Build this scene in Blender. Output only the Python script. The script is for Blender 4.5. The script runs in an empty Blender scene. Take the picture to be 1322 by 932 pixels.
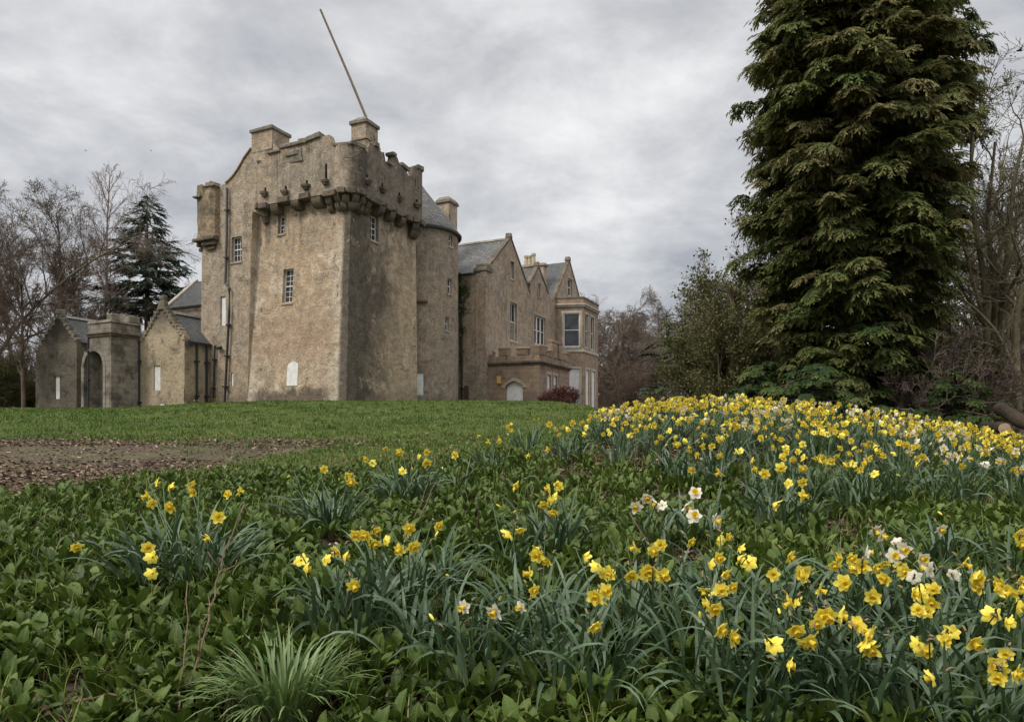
import bpy, math, random
import numpy as np
from mathutils import Vector, Matrix

SC = bpy.context.scene
COL = SC.collection
RNG = np.random.default_rng(7)
random.seed(7)
PI = math.pi
EYE = 1.6
rad = math.radians

# ------------------------------------------------------------------ camera, sky, sun, exposure
cam_d = bpy.data.cameras.new("camera")
cam = bpy.data.objects.new("camera", cam_d)
COL.objects.link(cam)
cam.location = (0, 0, EYE)
cam.rotation_euler = (rad(90), 0, 0)
cam_d.sensor_width = 36
cam_d.lens = 900 * 36 / 1322
cam_d.shift_y = 94 / 1322
cam_d.clip_start = 0.05
cam_d.clip_end = 3000
SC.camera = cam

SUN_EL, SUN_AZ = 48, 232          # elevation; compass bearing of the sun measured clockwise from +Y
W = bpy.data.worlds.new("World")
SC.world = W
W.use_nodes = True
wt = W.node_tree
wt.nodes.clear()


def wn(kind, **kw):
    n = wt.nodes.new(kind)
    for k, v in kw.items():
        setattr(n, k, v)
    return n


def wmath(op, a, b=None, c=None):
    n = wn('ShaderNodeMath', operation=op)
    for i, x in enumerate((a, b, c)):
        if x is None:
            continue
        if isinstance(x, (int, float)):
            n.inputs[i].default_value = x
        else:
            wt.links.new(x, n.inputs[i])
    return n.outputs[0]


_tc = wn('ShaderNodeTexCoord')
_sep = wn('ShaderNodeSeparateXYZ')
wt.links.new(_tc.outputs['Generated'], _sep.inputs[0])
_zz = wmath('ADD', wmath('MAXIMUM', _sep.outputs[2], 0.0), 0.30)
_cx = wmath('DIVIDE', _sep.outputs[0], _zz)
_cy = wmath('DIVIDE', _sep.outputs[1], _zz)
_cmb = wn('ShaderNodeCombineXYZ')
wt.links.new(wmath('MULTIPLY', _cx, 1.0), _cmb.inputs[0])
wt.links.new(wmath('MULTIPLY', _cy, 1.15), _cmb.inputs[1])
_n1 = wn('ShaderNodeTexNoise')
_n1.inputs['Scale'].default_value = 0.9
_n1.inputs['Detail'].default_value = 7
_n1.inputs['Roughness'].default_value = 0.55
_n1.inputs['Distortion'].default_value = 0.2
wt.links.new(_cmb.outputs[0], _n1.inputs['Vector'])
_n2 = wn('ShaderNodeTexNoise')
_n2.inputs['Scale'].default_value = 3.2
_n2.inputs['Detail'].default_value = 8
_n2.inputs['Roughness'].default_value = 0.6
_n2.inputs['Distortion'].default_value = 0.2
wt.links.new(_cmb.outputs[0], _n2.inputs['Vector'])
_mix = wmath('ADD', wmath('MULTIPLY', _n1.outputs[0], 0.62), wmath('MULTIPLY', _n2.outputs[0], 0.38))
_rmp = wn('ShaderNodeValToRGB')
wt.links.new(_mix, _rmp.inputs[0])
cr = _rmp.color_ramp
cr.elements[0].position = 0.39
cr.elements[0].color = (2.5, 2.58, 2.8, 1)
cr.elements[1].position = 0.60
cr.elements[1].color = (5.9, 5.88, 5.85, 1)
e = cr.elements.new(0.48)
e.color = (3.8, 3.84, 3.94, 1)
_elev = wn('ShaderNodeMapRange', interpolation_type='SMOOTHSTEP')
_elev.inputs[1].default_value = 0.52
_elev.inputs[2].default_value = 0.9
_elev.inputs[3].default_value = 1.0
_elev.inputs[4].default_value = 3.6
wt.links.new(_sep.outputs[2], _elev.inputs[0])
_mul = wn('ShaderNodeVectorMath', operation='SCALE')
wt.links.new(_rmp.outputs[0], _mul.inputs[0])
wt.links.new(_elev.outputs[0], _mul.inputs['Scale'])
_sky = wn('ShaderNodeTexSky', sky_type='NISHITA')
_sky.sun_disc = False
_sky.sun_elevation = rad(SUN_EL)
_sky.sun_rotation = rad(SUN_AZ)
_cm = wn('ShaderNodeMix', data_type='RGBA')
_cm.inputs[0].default_value = 0.93
wt.links.new(_sky.outputs[0], _cm.inputs[6])
wt.links.new(_mul.outputs[0], _cm.inputs[7])
_bg = wn('ShaderNodeBackground')
_bg.inputs[1].default_value = 0.1
wt.links.new(_cm.outputs[2], _bg.inputs[0])
_wo = wn('ShaderNodeOutputWorld')
wt.links.new(_bg.outputs[0], _wo.inputs[0])

sun_d = bpy.data.lights.new("sun", 'SUN')
sun_d.energy = 1.5
sun_d.angle = rad(18)
sun_d.color = (1.0, 0.95, 0.87)
sun = bpy.data.objects.new("sun", sun_d)
COL.objects.link(sun)
_sd = Vector((math.sin(rad(SUN_AZ)) * math.cos(rad(SUN_EL)), math.cos(rad(SUN_AZ)) * math.cos(rad(SUN_EL)), math.sin(rad(SUN_EL))))
sun.rotation_euler = _sd.to_track_quat('Z', 'Y').to_euler()
sun.location = (-20, -20, 40)

SC.view_settings.view_transform = 'Standard'
SC.view_settings.look = 'None'
SC.view_settings.gamma = 1
SC.view_settings.use_curve_mapping = False
SC.view_settings.exposure = 0.7
SC.render.engine = 'CYCLES'
SC.cycles.use_denoising = True
SC.cycles.max_bounces = 6
SC.cycles.diffuse_bounces = 3
SC.cycles.transparent_max_bounces = 8


# ------------------------------------------------------------------ materials
class NT:
    """small node-tree writer"""

    def __init__(s, name):
        s.m = bpy.data.materials.new(name)
        s.m.use_nodes = True
        s.t = s.m.node_tree
        s.b = s.t.nodes['Principled BSDF']
        s._co = None

    def n(s, kind, **kw):
        x = s.t.nodes.new(kind)
        for k, v in kw.items():
            setattr(x, k, v)
        return x

    def put(s, sock, v):
        if isinstance(v, bpy.types.NodeSocket):
            s.t.links.new(v, sock)
        else:
            sock.default_value = v

    def co(s):
        if s._co is None:
            s._co = s.n('ShaderNodeTexCoord').outputs['Object']
        return s._co

    def math(s, op, a, b=None, clamp=False):
        x = s.n('ShaderNodeMath', operation=op, use_clamp=clamp)
        s.put(x.inputs[0], a)
        if b is not None:
            s.put(x.inputs[1], b)
        return x.outputs[0]

    def scale(s, v, f):
        x = s.n('ShaderNodeVectorMath', operation='MULTIPLY')
        s.put(x.inputs[0], v)
        x.inputs[1].default_value = f
        return x.outputs[0]

    def noise(s, scale, detail=4, rough=0.55, vec=None, dist=0.0):
        x = s.n('ShaderNodeTexNoise')
        s.put(x.inputs['Vector'], vec if vec is not None else s.co())
        x.inputs['Scale'].default_value = scale
        x.inputs['Detail'].default_value = detail
        x.inputs['Roughness'].default_value = rough
        x.inputs['Distortion'].default_value = dist
        return x.outputs[0]

    def ramp(s, v, lo, hi, a=0.0, b=1.0):
        x = s.n('ShaderNodeMapRange', interpolation_type='SMOOTHSTEP')
        s.put(x.inputs[0], v)
        for i, q in enumerate((lo, hi, a, b)):
            s.put(x.inputs[i + 1], q)
        return x.outputs[0]

    def mix(s, f, a, b, blend='MIX'):
        x = s.n('ShaderNodeMix', data_type='RGBA', blend_type=blend)
        s.put(x.inputs[0], f)
        for i, q in ((6, a), (7, b)):
            s.put(x.inputs[i], q if isinstance(q, bpy.types.NodeSocket) else (*q[:3], 1))
        return x.outputs[2]

    def sep(s, v):
        x = s.n('ShaderNodeSeparateXYZ')
        s.put(x.inputs[0], v)
        return x.outputs

    def comb(s, a, b, c=0.0):
        x = s.n('ShaderNodeCombineXYZ')
        for i, q in enumerate((a, b, c)):
            s.put(x.inputs[i], q)
        return x.outputs[0]

    def bump(s, h, strength=0.4, dist=0.05, prev=None):
        x = s.n('ShaderNodeBump')
        x.inputs['Strength'].default_value = strength
        x.inputs['Distance'].default_value = dist
        s.put(x.inputs['Height'], h)
        if prev is not None:
            s.put(x.inputs['Normal'], prev)
        return x.outputs[0]

    def out(s, col=None, rough=0.9, normal=None, spec=0.3, **kw):
        if col is not None:
            s.put(s.b.inputs['Base Color'], col if isinstance(col, bpy.types.NodeSocket) else (*col[:3], 1))
        s.put(s.b.inputs['Roughness'], rough)
        s.b.inputs['Specular IOR Level'].default_value = spec
        if normal is not None:
            s.put(s.b.inputs['Normal'], normal)
        return s.m


def harl(name, c_main, c_warm, c_grey, c_dark, c_lime, streak=0.5, dark_zone=None, base_dirt=0.6, lime=0.5, worn_amt=0.75):
    """weathered lime harling: warm and grey patches, rain streaks, pale lime patches, dark lichen"""
    t = NT(name)
    x, y, z = t.sep(t.co())
    big = t.noise(0.22, 5, 0.6, dist=0.6)
    mid = t.noise(0.9, 6, 0.62, dist=0.3)
    fine = t.noise(9, 6, 0.7)
    grit = t.noise(38, 3, 0.6)
    sv = t.comb(t.math('MULTIPLY', t.math('ADD', x, y), 1.6), t.math('MULTIPLY', t.math('SUBTRACT', x, y), 1.6), t.math('MULTIPLY', z, 0.13))
    st = t.noise(0.9, 6, 0.68, vec=sv, dist=0.4)
    c = t.mix(t.ramp(big, 0.4, 0.62), c_main, c_warm)
    c = t.mix(t.ramp(mid, 0.48, 0.68, 0, 0.75), c, c_grey)
    c = t.mix(t.math('MULTIPLY', t.math('MULTIPLY', t.ramp(st, 0.5, 0.66), t.ramp(t.noise(0.5, 4, 0.6), 0.4, 0.6, 0.25, 1)), streak), c, c_dark)
    blot = t.noise(2.6, 8, 0.72, dist=0.5)
    c = t.mix(t.ramp(blot, 0.54, 0.64, 0, 0.5), c, c_grey)
    c = t.mix(t.ramp(blot, 0.42, 0.34, 0, 0.45), c, c_lime)
    lm = t.noise(0.55, 9, 0.76, dist=0.8)
    c = t.mix(t.math('MULTIPLY', t.ramp(lm, 0.53, 0.63), lime), c, c_lime)
    # soot-black lichen at the foot of the wall
    foot = t.math('MULTIPLY', t.ramp(t.math('ADD', z, t.math('MULTIPLY', mid, -3.2)), -1.2, -0.35, 1, 0), base_dirt)
    c = t.mix(foot, c, c_dark)
    if dark_zone:
        c = dark_zone(t, c, x, y, z, mid, fine)
    vo = t.n('ShaderNodeTexVoronoi')
    ve = t.n('ShaderNodeTexVoronoi', feature='DISTANCE_TO_EDGE')
    for q_ in (vo, ve):
        t.put(q_.inputs['Vector'], t.scale(t.co(), (1, 1, 1.5)))
        q_.inputs['Scale'].default_value = 2.4
    worn = t.ramp(t.noise(0.6, 8, 0.7, dist=0.5), 0.56, 0.62, 0, worn_amt)
    stone_c = t.mix(t.sep(vo.outputs['Color'])[0], c_grey, c_warm)
    stone_c = t.mix(t.ramp(ve.outputs['Distance'], 0.03, 0.10, 0.75, 0), stone_c, c_dark)
    c = t.mix(worn, c, stone_c)
    ga = t.ramp(t.noise(2.4, 9, 0.78, dist=0.4), 0.36, 0.64, 0.74, 1.22)
    gb = t.ramp(t.noise(15, 5, 0.82), 0.37, 0.63, 0.7, 1.26)
    gg = t.math('MULTIPLY', ga, gb)
    c = t.mix(1.0, c, t.comb(gg, gg, gg), 'MULTIPLY')
    c = t.mix(t.ramp(grit, 0.6, 0.72, 0.0, 0.4), c, c_lime)
    pit = t.noise(4.2, 5, 0.7)
    c = t.mix(t.ramp(pit, 0.68, 0.74, 0.0, 0.7), c, c_dark)
    b = t.bump(fine, 0.8, 0.09)
    b = t.bump(grit, 0.4, 0.012, b)
    b = t.bump(mid, 0.35, 0.25, b)
    return t.out(c, 0.95, b, 0.15)


def tower_zone(t, c, x, y, z, mid, fine):
    # the flank that faces the bay has a broad, ragged spread of black algae over its upper left half
    fl = t.ramp(x, -0.75, -0.45)
    # pale lime along the arrises and down the near corner
    arr = t.math('MULTIPLY', t.ramp(t.math('ADD', x, t.math('MULTIPLY', mid, 1.6)), -0.9, 0.0, 0.0, 0.75), t.ramp(y, 1.0, 0.75))
    arl = t.ramp(t.math('ADD', x, t.math('MULTIPLY', mid, 1.3)), -6.7, -6.0, 0.7, 0.0)
    c = t.mix(t.math('MULTIPLY', t.math('MAXIMUM', arr, arl), t.ramp(z, 11.0, 9.5)), c, (0.50, 0.43, 0.335))
    e = t.math('ADD', t.math('MULTIPLY', y, 0.75), t.math('MULTIPLY', t.math('ABSOLUTE', t.math('SUBTRACT', z, 6.2)), 0.32))
    e = t.math('ADD', e, t.math('MULTIPLY', mid, -4.2))
    d = t.math('MULTIPLY', t.ramp(e, 0.0, 3.2, 0.92, 0.02), fl)
    c = t.mix(d, c, (0.092, 0.077, 0.06))
    vein = t.math('MULTIPLY', t.math('MULTIPLY', t.ramp(t.noise(0.8, 9, 0.75, dist=1.2), 0.5, 0.58), fl), 0.6)
    c = t.mix(vein, c, (0.07, 0.06, 0.048))
    oc = t.math('MULTIPLY', t.math('MULTIPLY', t.ramp(t.math('ADD', y, t.math('MULTIPLY', z, -0.25)), 1.5, 5.0), fl), 0.6)
    c = t.mix(oc, c, (0.42, 0.335, 0.22))
    sv = t.comb(t.math('MULTIPLY', t.math('ADD', x, y), 1.4), t.math('MULTIPLY', t.math('SUBTRACT', x, y), 1.4), t.math('MULTIPLY', z, 0.12))
    st = t.noise(1.0, 6, 0.7, vec=sv, dist=0.3)
    c = t.mix(t.math('MULTIPLY', t.math('MULTIPLY', t.ramp(st, 0.5, 0.64), t.ramp(t.math('ADD', z, t.math('MULTIPLY', mid, 2)), 9.0, 12.6)), 0.75), c, (0.10, 0.085, 0.068))
    # pinkish bare patch on the lower half of the other face
    pk = t.math('MULTIPLY', t.ramp(t.math('ADD', t.math('ABSOLUTE', t.math('SUBTRACT', z, 3.9)), t.math('MULTIPLY', mid, 2.5)), 1.7, 3.4, 0.7, 0), t.ramp(x, -0.6, -1.2))
    return t.mix(pk, c, (0.37, 0.262, 0.18))


def parapet_zone(t, c, x, y, z, mid, fine):
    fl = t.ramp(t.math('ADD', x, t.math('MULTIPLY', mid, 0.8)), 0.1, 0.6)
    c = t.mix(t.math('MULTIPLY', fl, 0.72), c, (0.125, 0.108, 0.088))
    # soot washed down from the broken coping
    sv = t.comb(t.math('MULTIPLY', t.math('ADD', x, y), 1.5), t.math('MULTIPLY', t.math('SUBTRACT', x, y), 1.5), t.math('MULTIPLY', z, 0.1))
    st = t.noise(1.1, 6, 0.7, vec=sv, dist=0.3)
    m_ = t.math('MULTIPLY', t.math('MULTIPLY', t.ramp(st, 0.47, 0.62), t.ramp(t.noise(0.55, 6, 0.7, dist=0.8), 0.42, 0.6, 0.12, 1.0)), t.ramp(t.math('ADD', z, t.math('MULTIPLY', mid, 1.2)), 12.6, 14.9))
    c = t.mix(t.math('MULTIPLY', m_, 0.9), c, (0.05, 0.042, 0.034))
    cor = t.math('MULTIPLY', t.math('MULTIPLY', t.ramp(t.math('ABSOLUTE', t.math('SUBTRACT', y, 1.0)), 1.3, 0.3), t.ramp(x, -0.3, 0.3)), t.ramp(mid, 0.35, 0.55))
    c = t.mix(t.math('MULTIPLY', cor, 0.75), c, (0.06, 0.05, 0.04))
    return c


def rubble(name, c1, c2, c_mort, c_dark, top_dark=None, scale=2.2):
    t = NT(name)
    x, y, z = t.sep(t.co())
    v = t.n('ShaderNodeTexVoronoi', feature='DISTANCE_TO_EDGE')
    wv = t.n('ShaderNodeVectorMath', operation='ADD')
    nz = t.n('ShaderNodeTexNoise')
    nz.inputs['Scale'].default_value = 2.0
    t.put(nz.inputs['Vector'], t.co())
    t.put(wv.inputs[0], t.scale(t.co(), (1, 1, 1.7)))
    t.put(wv.inputs[1], t.scale(nz.outputs[1], (.35, .35, .35)))
    t.put(v.inputs['Vector'], wv.outputs[0])
    v.inputs['Scale'].default_value = scale
    v2 = t.n('ShaderNodeTexVoronoi')
    t.put(v2.inputs['Vector'], wv.outputs[0])
    v2.inputs['Scale'].default_value = scale
    vc = t.sep(v2.outputs['Color'])
    mid = t.noise(1.0, 6, 0.65)
    fine = t.noise(12, 5, 0.7)
    c = t.mix(vc[0], c1, c2)
    c = t.mix(t.ramp(v.outputs['Distance'], 0.02, 0.09, 0.8, 0), c, c_mort)
    c = t.mix(t.ramp(t.noise(0.7, 5, 0.6), 0.42, 0.6, 0, 0.75), c, c_mort)
    c = t.mix(t.ramp(mid, 0.5, 0.68, 0, 0.8), c, c_dark)
    if top_dark:
        c = t.mix(t.ramp(t.math('ADD', z, t.math('MULTIPLY', mid, 1.6)), top_dark[0], top_dark[1], 0, 0.85), c, c_dark)
    c = t.mix(t.ramp(fine, 0.4, 0.75, 0, 0.5), c, c_dark)
    b = t.bump(v.outputs['Distance'], 0.5, 0.06)
    b = t.bump(fine, 0.6, 0.04, b)
    return t.out(c, 0.95, b, 0.15)


def ashlar(name, c1, c2, c_mort, c_dark, w=0.75, h=0.36, dark=0.6):
    t = NT(name)
    x, y, z = t.sep(t.co())
    br = t.n('ShaderNodeTexBrick')
    t.put(br.inputs['Vector'], t.comb(t.math('ADD', x, y), z))
    t.put(br.inputs['Color1'], (*c1, 1))
    t.put(br.inputs['Color2'], (*c2, 1))
    t.put(br.inputs['Mortar'], (*c_mort, 1))
    br.inputs['Scale'].default_value = 1
    br.inputs['Brick Width'].default_value = w
    br.inputs['Row Height'].default_value = h
    br.inputs['Mortar Size'].default_value = 0.012
    br.inputs['Bias'].default_value = 0.0
    mid = t.noise(1.1, 6, 0.65)
    fine = t.noise(14, 5, 0.7)
    c = t.mix(t.ramp(mid, 0.45, 0.66, 0, dark), br.outputs[0], c_dark)
    c = t.mix(t.ramp(fine, 0.4, 0.75, 0, 0.4), c, c_dark)
    b = t.bump(t.math('MULTIPLY', br.outputs['Fac'], -1), 0.5, 0.03)
    b = t.bump(fine, 0.6, 0.03, b)
    return t.out(c, 0.95, b, 0.15)


def plain_stone(name, c, c_dark, c_light, fs=10):
    t = NT(name)
    mid = t.noise(1.4, 6, 0.65)
    fine = t.noise(fs, 6, 0.7)
    k = t.mix(t.ramp(mid, 0.42, 0.66, 0, 0.8), c, c_dark)
    k = t.mix(t.ramp(fine, 0.5, 0.72, 0, 0.6), k, c_light)
    k = t.mix(t.ramp(fine, 0.5, 0.3, 0, 0.5), k, c_dark)
    return t.out(k, 0.95, t.bump(fine, 0.7, 0.05), 0.15)


def slate(name, c, c2, lich):
    t = NT(name)
    x, y, z = t.sep(t.co())
    br = t.n('ShaderNodeTexBrick')
    t.put(br.inputs['Vector'], t.comb(t.math('ADD', x, y), t.math('MULTIPLY', z, 1.5)))
    t.put(br.inputs['Color1'], (*c, 1))
    t.put(br.inputs['Color2'], (*c2, 1))
    t.put(br.inputs['Mortar'], (0.03, 0.03, 0.03, 1))
    br.inputs['Scale'].default_value = 1
    br.inputs['Brick Width'].default_value = 0.34
    br.inputs['Row Height'].default_value = 0.22
    br.inputs['Mortar Size'].default_value = 0.022
    spots = t.noise(5.5, 5, 0.7)
    col = t.mix(t.ramp(spots, 0.58, 0.68, 0, 0.75), br.outputs[0], lich)
    col = t.mix(t.ramp(t.noise(0.8, 4), 0.45, 0.65, 0, 0.5), col, (0.07, 0.075, 0.055))
    b = t.bump(t.math('MULTIPLY', br.outputs['Fac'], -1), 0.6, 0.03)
    b = t.bump(spots, 0.3, 0.03, b)
    return t.out(col, 0.7, b, 0.3)


def simple(name, c, rough=0.6, spec=0.4, var=0.25, scale=3.0, bump=0.1):
    t = NT(name)
    n = t.noise(scale, 5, 0.6)
    k = t.mix(t.ramp(n, 0.3, 0.7, 0, var), c, tuple(q * 0.45 for q in c))
    return t.out(k, rough, t.bump(n, bump, 0.02), spec)


def tinted(name, cols, rough=0.55, spec=0.3, trans=0.0, vein=None, noise_scale=30, nvar=0.3, rib=False):
    """leaf material: colour chosen per leaf by the mesh's own 'tint' attribute"""
    t = NT(name)
    a = t.n('ShaderNodeAttribute', attribute_name='tint')
    r = t.n('ShaderNodeValToRGB')
    t.put(r.inputs[0], a.outputs['Fac'])
    el = r.color_ramp.elements
    el[0].color = (*cols[0], 1)
    el[1].color = (*cols[-1], 1)
    for i, c in enumerate(cols[1:-1]):
        q = el.new((i + 1) / (len(cols) - 1))
        q.color = (*c, 1)
    col = r.outputs[0]
    n = t.noise(noise_scale, 3, 0.6)
    col = t.mix(t.ramp(n, 0.35, 0.7, 0, nvar), col, t.mix(1.0, col, (0.6, 0.6, 0.6), 'MULTIPLY'))
    if rib:
        ra = t.n('ShaderNodeAttribute', attribute_name='rib')
        col = t.mix(t.ramp(ra.outputs['Fac'], 0.72, 1.0, 0, 0.5), col, (.12, .15, .055))
    m = t.out(col, rough, t.bump(n, 0.15, 0.01), spec)
    if trans > 0:
        tr = t.n('ShaderNodeBsdfTranslucent')
        t.put(tr.inputs[0], col)
        mx = t.n('ShaderNodeMixShader')
        mx.inputs[0].default_value = trans
        o = t.t.nodes['Material Output']
        t.t.links.new(t.b.outputs[0], mx.inputs[1])
        t.t.links.new(tr.outputs[0], mx.inputs[2])
        t.t.links.new(mx.outputs[0], o.inputs[0])
    return m


M = {}
M['harl_tower'] = harl('harl_tower', (.425, .335, .24), (.425, .31, .205), (.30, .245, .185), (.10, .083, .064), (.57, .49, .385), 0.12, tower_zone, 0.85, 0.75)
M['harl_parapet'] = harl('harl_parapet', (.34, .285, .215), (.36, .28, .20), (.24, .21, .17), (.07, .06, .05), (.44, .38, .30), 0.3, parapet_zone, 0.0, 0.35)
M['harl_side'] = harl('harl_side', (.37, .30, .225), (.37, .285, .20), (.245, .205, .16), (.09, .077, .062), (.46, .39, .305), 0.25, None, 0.5, 0.4)
M['harl_stair'] = harl('harl_stair', (.285, .235, .18), (.30, .235, .17), (.20, .168, .134), (.08, .068, .055), (.42, .355, .28), 0.3, None, 0.45, 0.3)
M['harl_wing'] = harl('harl_wing', (.345, .275, .205), (.35, .27, .19), (.22, .185, .148), (.08, .068, .056), (.43, .355, .27), 0.4, None, 0.3, 0.3)
M['harl_bay'] = harl('harl_bay', (.30, .22, .155), (.31, .225, .155), (.27, .205, .15), (.16, .13, .10), (.33, .26, .19), 0.3, None, 0.1, 0.1)
M['rubble_light'] = rubble('rubble_light', (.36, .29, .19), (.28, .22, .15), (.44, .36, .25), (.09, .078, .062), (5.0, 6.6))
M['rubble_dark'] = rubble('rubble_dark', (.13, .11, .085), (.10, .085, .068), (.16, .135, .105), (.04, .035, .028), (4.6, 6.2))
M['rubble_turret'] = rubble('rubble_turret', (.40, .31, .20), (.24, .18, .115), (.17, .135, .095), (.09, .075, .058), None, 2.6)
M['gate_stone'] = ashlar('gate_stone', (.23, .20, .16), (.28, .245, .195), (.14, .12, .10), (.065, .058, .05), 0.62, 0.34, 0.85)
M['porch_stone'] = ashlar('porch_stone', (.33, .235, .165), (.25, .185, .135), (.17, .135, .105), (.11, .088, .07), 0.72, 0.36, 0.6)
M['corbel_stone'] = plain_stone('corbel_stone', (.15, .12, .092), (.06, .05, .04), (.26, .215, .165))  # base colour darkened to stand in for the shadow under the corbels
M['cap_stone'] = plain_stone('cap_stone', (.21, .185, .145), (.085, .076, .06), (.33, .31, .25), 8)
M['dressed_stone'] = plain_stone('dressed_stone', (.38, .30, .23), (.20, .165, .13), (.46, .39, .31), 6)
M['pale_stone'] = plain_stone('pale_stone', (.46, .41, .34), (.26, .23, .19), (.54, .49, .42), 5)
M['pink_stone'] = plain_stone('pink_stone', (.42, .27, .19), (.22, .15, .115), (.46, .34, .26), 6)
M['slate_lichen'] = slate('slate_lichen', (.075, .073, .068), (.15, .145, .135), (.36, .35, .32))
M['slate_dark'] = slate('slate_dark', (.055, .056, .058), (.10, .098, .095), (.22, .215, .20))
M['white_paint'] = simple('white_paint', (.70, .68, .63), 0.5, 0.4, 0.3, 6)
M['white_board'] = simple('white_board', (.72, .71, .68), 0.65, 0.3, 0.4, 3.5)
M['lead'] = simple('lead', (.55, .54, .51), 0.6, 0.4, 0.5, 5)
M['black_iron'] = simple('black_iron', (.022, .022, .024), 0.5, 0.5, 0.3)
M['grey_iron'] = simple('grey_iron', (.05, .05, .055), 0.55, 0.5, 0.3)
M['old_timber'] = simple('old_timber', (.30, .235, .17), 0.8, 0.2, 0.6, 9, 0.4)
M['brown_timber'] = simple('brown_timber', (.08, .055, .04), 0.8, 0.2, 0.5, 9, 0.4)
M['pot_clay'] = simple('pot_clay', (.50, .42, .29), 0.85, 0.2, 0.5, 6)
M['amber_plastic'] = simple('amber_plastic', (.55, .36, .10), 0.5, 0.4, 0.3)
_g = NT('window_glass')
M['glass'] = _g.out(_g.mix(_g.ramp(_g.noise(1.5, 3), .35, .65), (.018, .02, .022), (.05, .053, .056)), 0.12, None, 0.6)
_g = NT('slot_shade')
M['dark'] = _g.out((.014, .013, .012), 0.95, None, 0.0)  # near-black paints the shade inside the gun loops
M['bark_grey'] = plain_stone('bark_grey', (.185, .145, .112), (.088, .068, .053), (.25, .205, .16), 14)
M['bark_brown'] = plain_stone('bark_brown', (.165, .122, .09), (.075, .057, .044), (.22, .17, .125), 14)
M['bark_red'] = plain_stone('bark_red', (.165, .125, .10), (.08, .062, .05), (.22, .175, .145), 14)
M['bark_birch'] = plain_stone('bark_birch', (.22, .145, .11), (.11, .07, .055), (.30, .24, .20), 9)
M['bark_moss'] = plain_stone('bark_moss', (.25, .215, .135), (.12, .10, .066), (.32, .29, .18), 12)
M['twig_tan'] = plain_stone('twig_tan', (.22, .16, .105), (.10, .072, .05), (.32, .25, .175), 40)
M['twig_dark'] = plain_stone('twig_dark', (.085, .06, .042), (.04, .03, .022), (.14, .10, .07), 40)
M['log_bark'] = plain_stone('log_bark', (.055, .042, .03), (.025, .02, .016), (.09, .07, .05), 16)
M['cut_wood'] = simple('cut_wood', (.42, .30, .19), 0.8, 0.2, 0.5, 12)
M['conifer'] = tinted('conifer_frond', [(.030, .054, .020), (.068, .108, .032), (.125, .158, .048), (.172, .182, .064), (.205, .180, .08)], 0.7, 0.15, 0.3)
M['spruce'] = tinted('spruce_needle', [(.034, .060, .040), (.060, .092, .054), (.09, .115, .064)], 0.7, 0.15)
M['shrub_olive'] = tinted('olive_leaf', [(.042, .058, .018), (.088, .10, .03), (.14, .14, .046), (.19, .15, .068)], 0.65, 0.2, 0.15)
M['twig_leaf'] = tinted('small_dark_leaf', [(.02, .028, .014), (.045, .055, .022)], 0.6, 0.2)
M['moss_leaf'] = tinted('moss_leaf', [(.07, .08, .02), (.14, .15, .04)], 0.7, 0.1)
M['ivy'] = tinted('ivy_leaf', [(.03, .055, .015), (.09, .12, .03)], 0.5, 0.3, 0.15)
M['red_leaf'] = tinted('red_leaf', [(.075, .022, .020), (.15, .05, .045)], 0.6, 0.2)
M['alkanet'] = tinted('broad_leaf', [(.030, .052, .008), (.064, .106, .013), (.102, .150, .022), (.16, .20, .05)], 0.55, 0.28, 0.2, None, 60, 0.4, True)
M['daff_leaf'] = tinted('daffodil_leaf', [(.034, .066, .028), (.066, .112, .052), (.105, .153, .082), (.165, .205, .135)], 0.45, 0.4, 0.15)
M['strap_leaf'] = tinted('strap_leaf', [(.065, .11, .025), (.125, .19, .052), (.22, .28, .12)], 0.45, 0.4, 0.2)
M['grass'] = tinted('grass_blade', [(.036, .070, .009), (.078, .140, .015), (.130, .176, .027), (.20, .18, .075)], 0.6, 0.25, 0.2)
M['dead_leaf'] = tinted('dead_leaf', [(.045, .027, .017), (.105, .064, .041), (.20, .132, .092), (.38, .285, .22)], 0.8, 0.2)
M['petal'] = tinted('yellow_petal', [(.85, .67, .05), (.89, .75, .10), (.91, .82, .24)], 0.55, 0.25, 0.25)
M['trumpet'] = tinted('deep_yellow_trumpet', [(.90, .70, .05), (.92, .76, .10)], 0.55, 0.25, 0.5)
M['petal_white'] = tinted('cream_petal', [(.74, .70, .54), (.82, .79, .68)], 0.55, 0.25, 0.25)
M['stem'] = tinted('green_stem', [(.05, .085, .03), (.08, .12, .045)], 0.5, 0.3)
M['spathe'] = simple('papery_spathe', (.20, .15, .075), 0.8, 0.2, 0.3)
M['bird'] = simple('bird_feather', (.02, .02, .02), 0.8, 0.2)


# ------------------------------------------------------------------ mesh helpers
def tag(o, label=None, cat=None, group=None, kind=None):
    for k, v in (('label', label), ('category', cat), ('group', group), ('kind', kind)):
        if v:
            o[k] = v
    return o


def empty(name, loc=(0, 0, 0), rz=0.0):
    o = bpy.data.objects.new(name, None)
    o.location = loc
    o.rotation_euler = (0, 0, rz)
    o.empty_display_size = 0.2
    COL.objects.link(o)
    return o


def link(name, me, parent=None):
    o = bpy.data.objects.new(name, me)
    COL.objects.link(o)
    if parent:
        o.parent = parent
    return o


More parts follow.
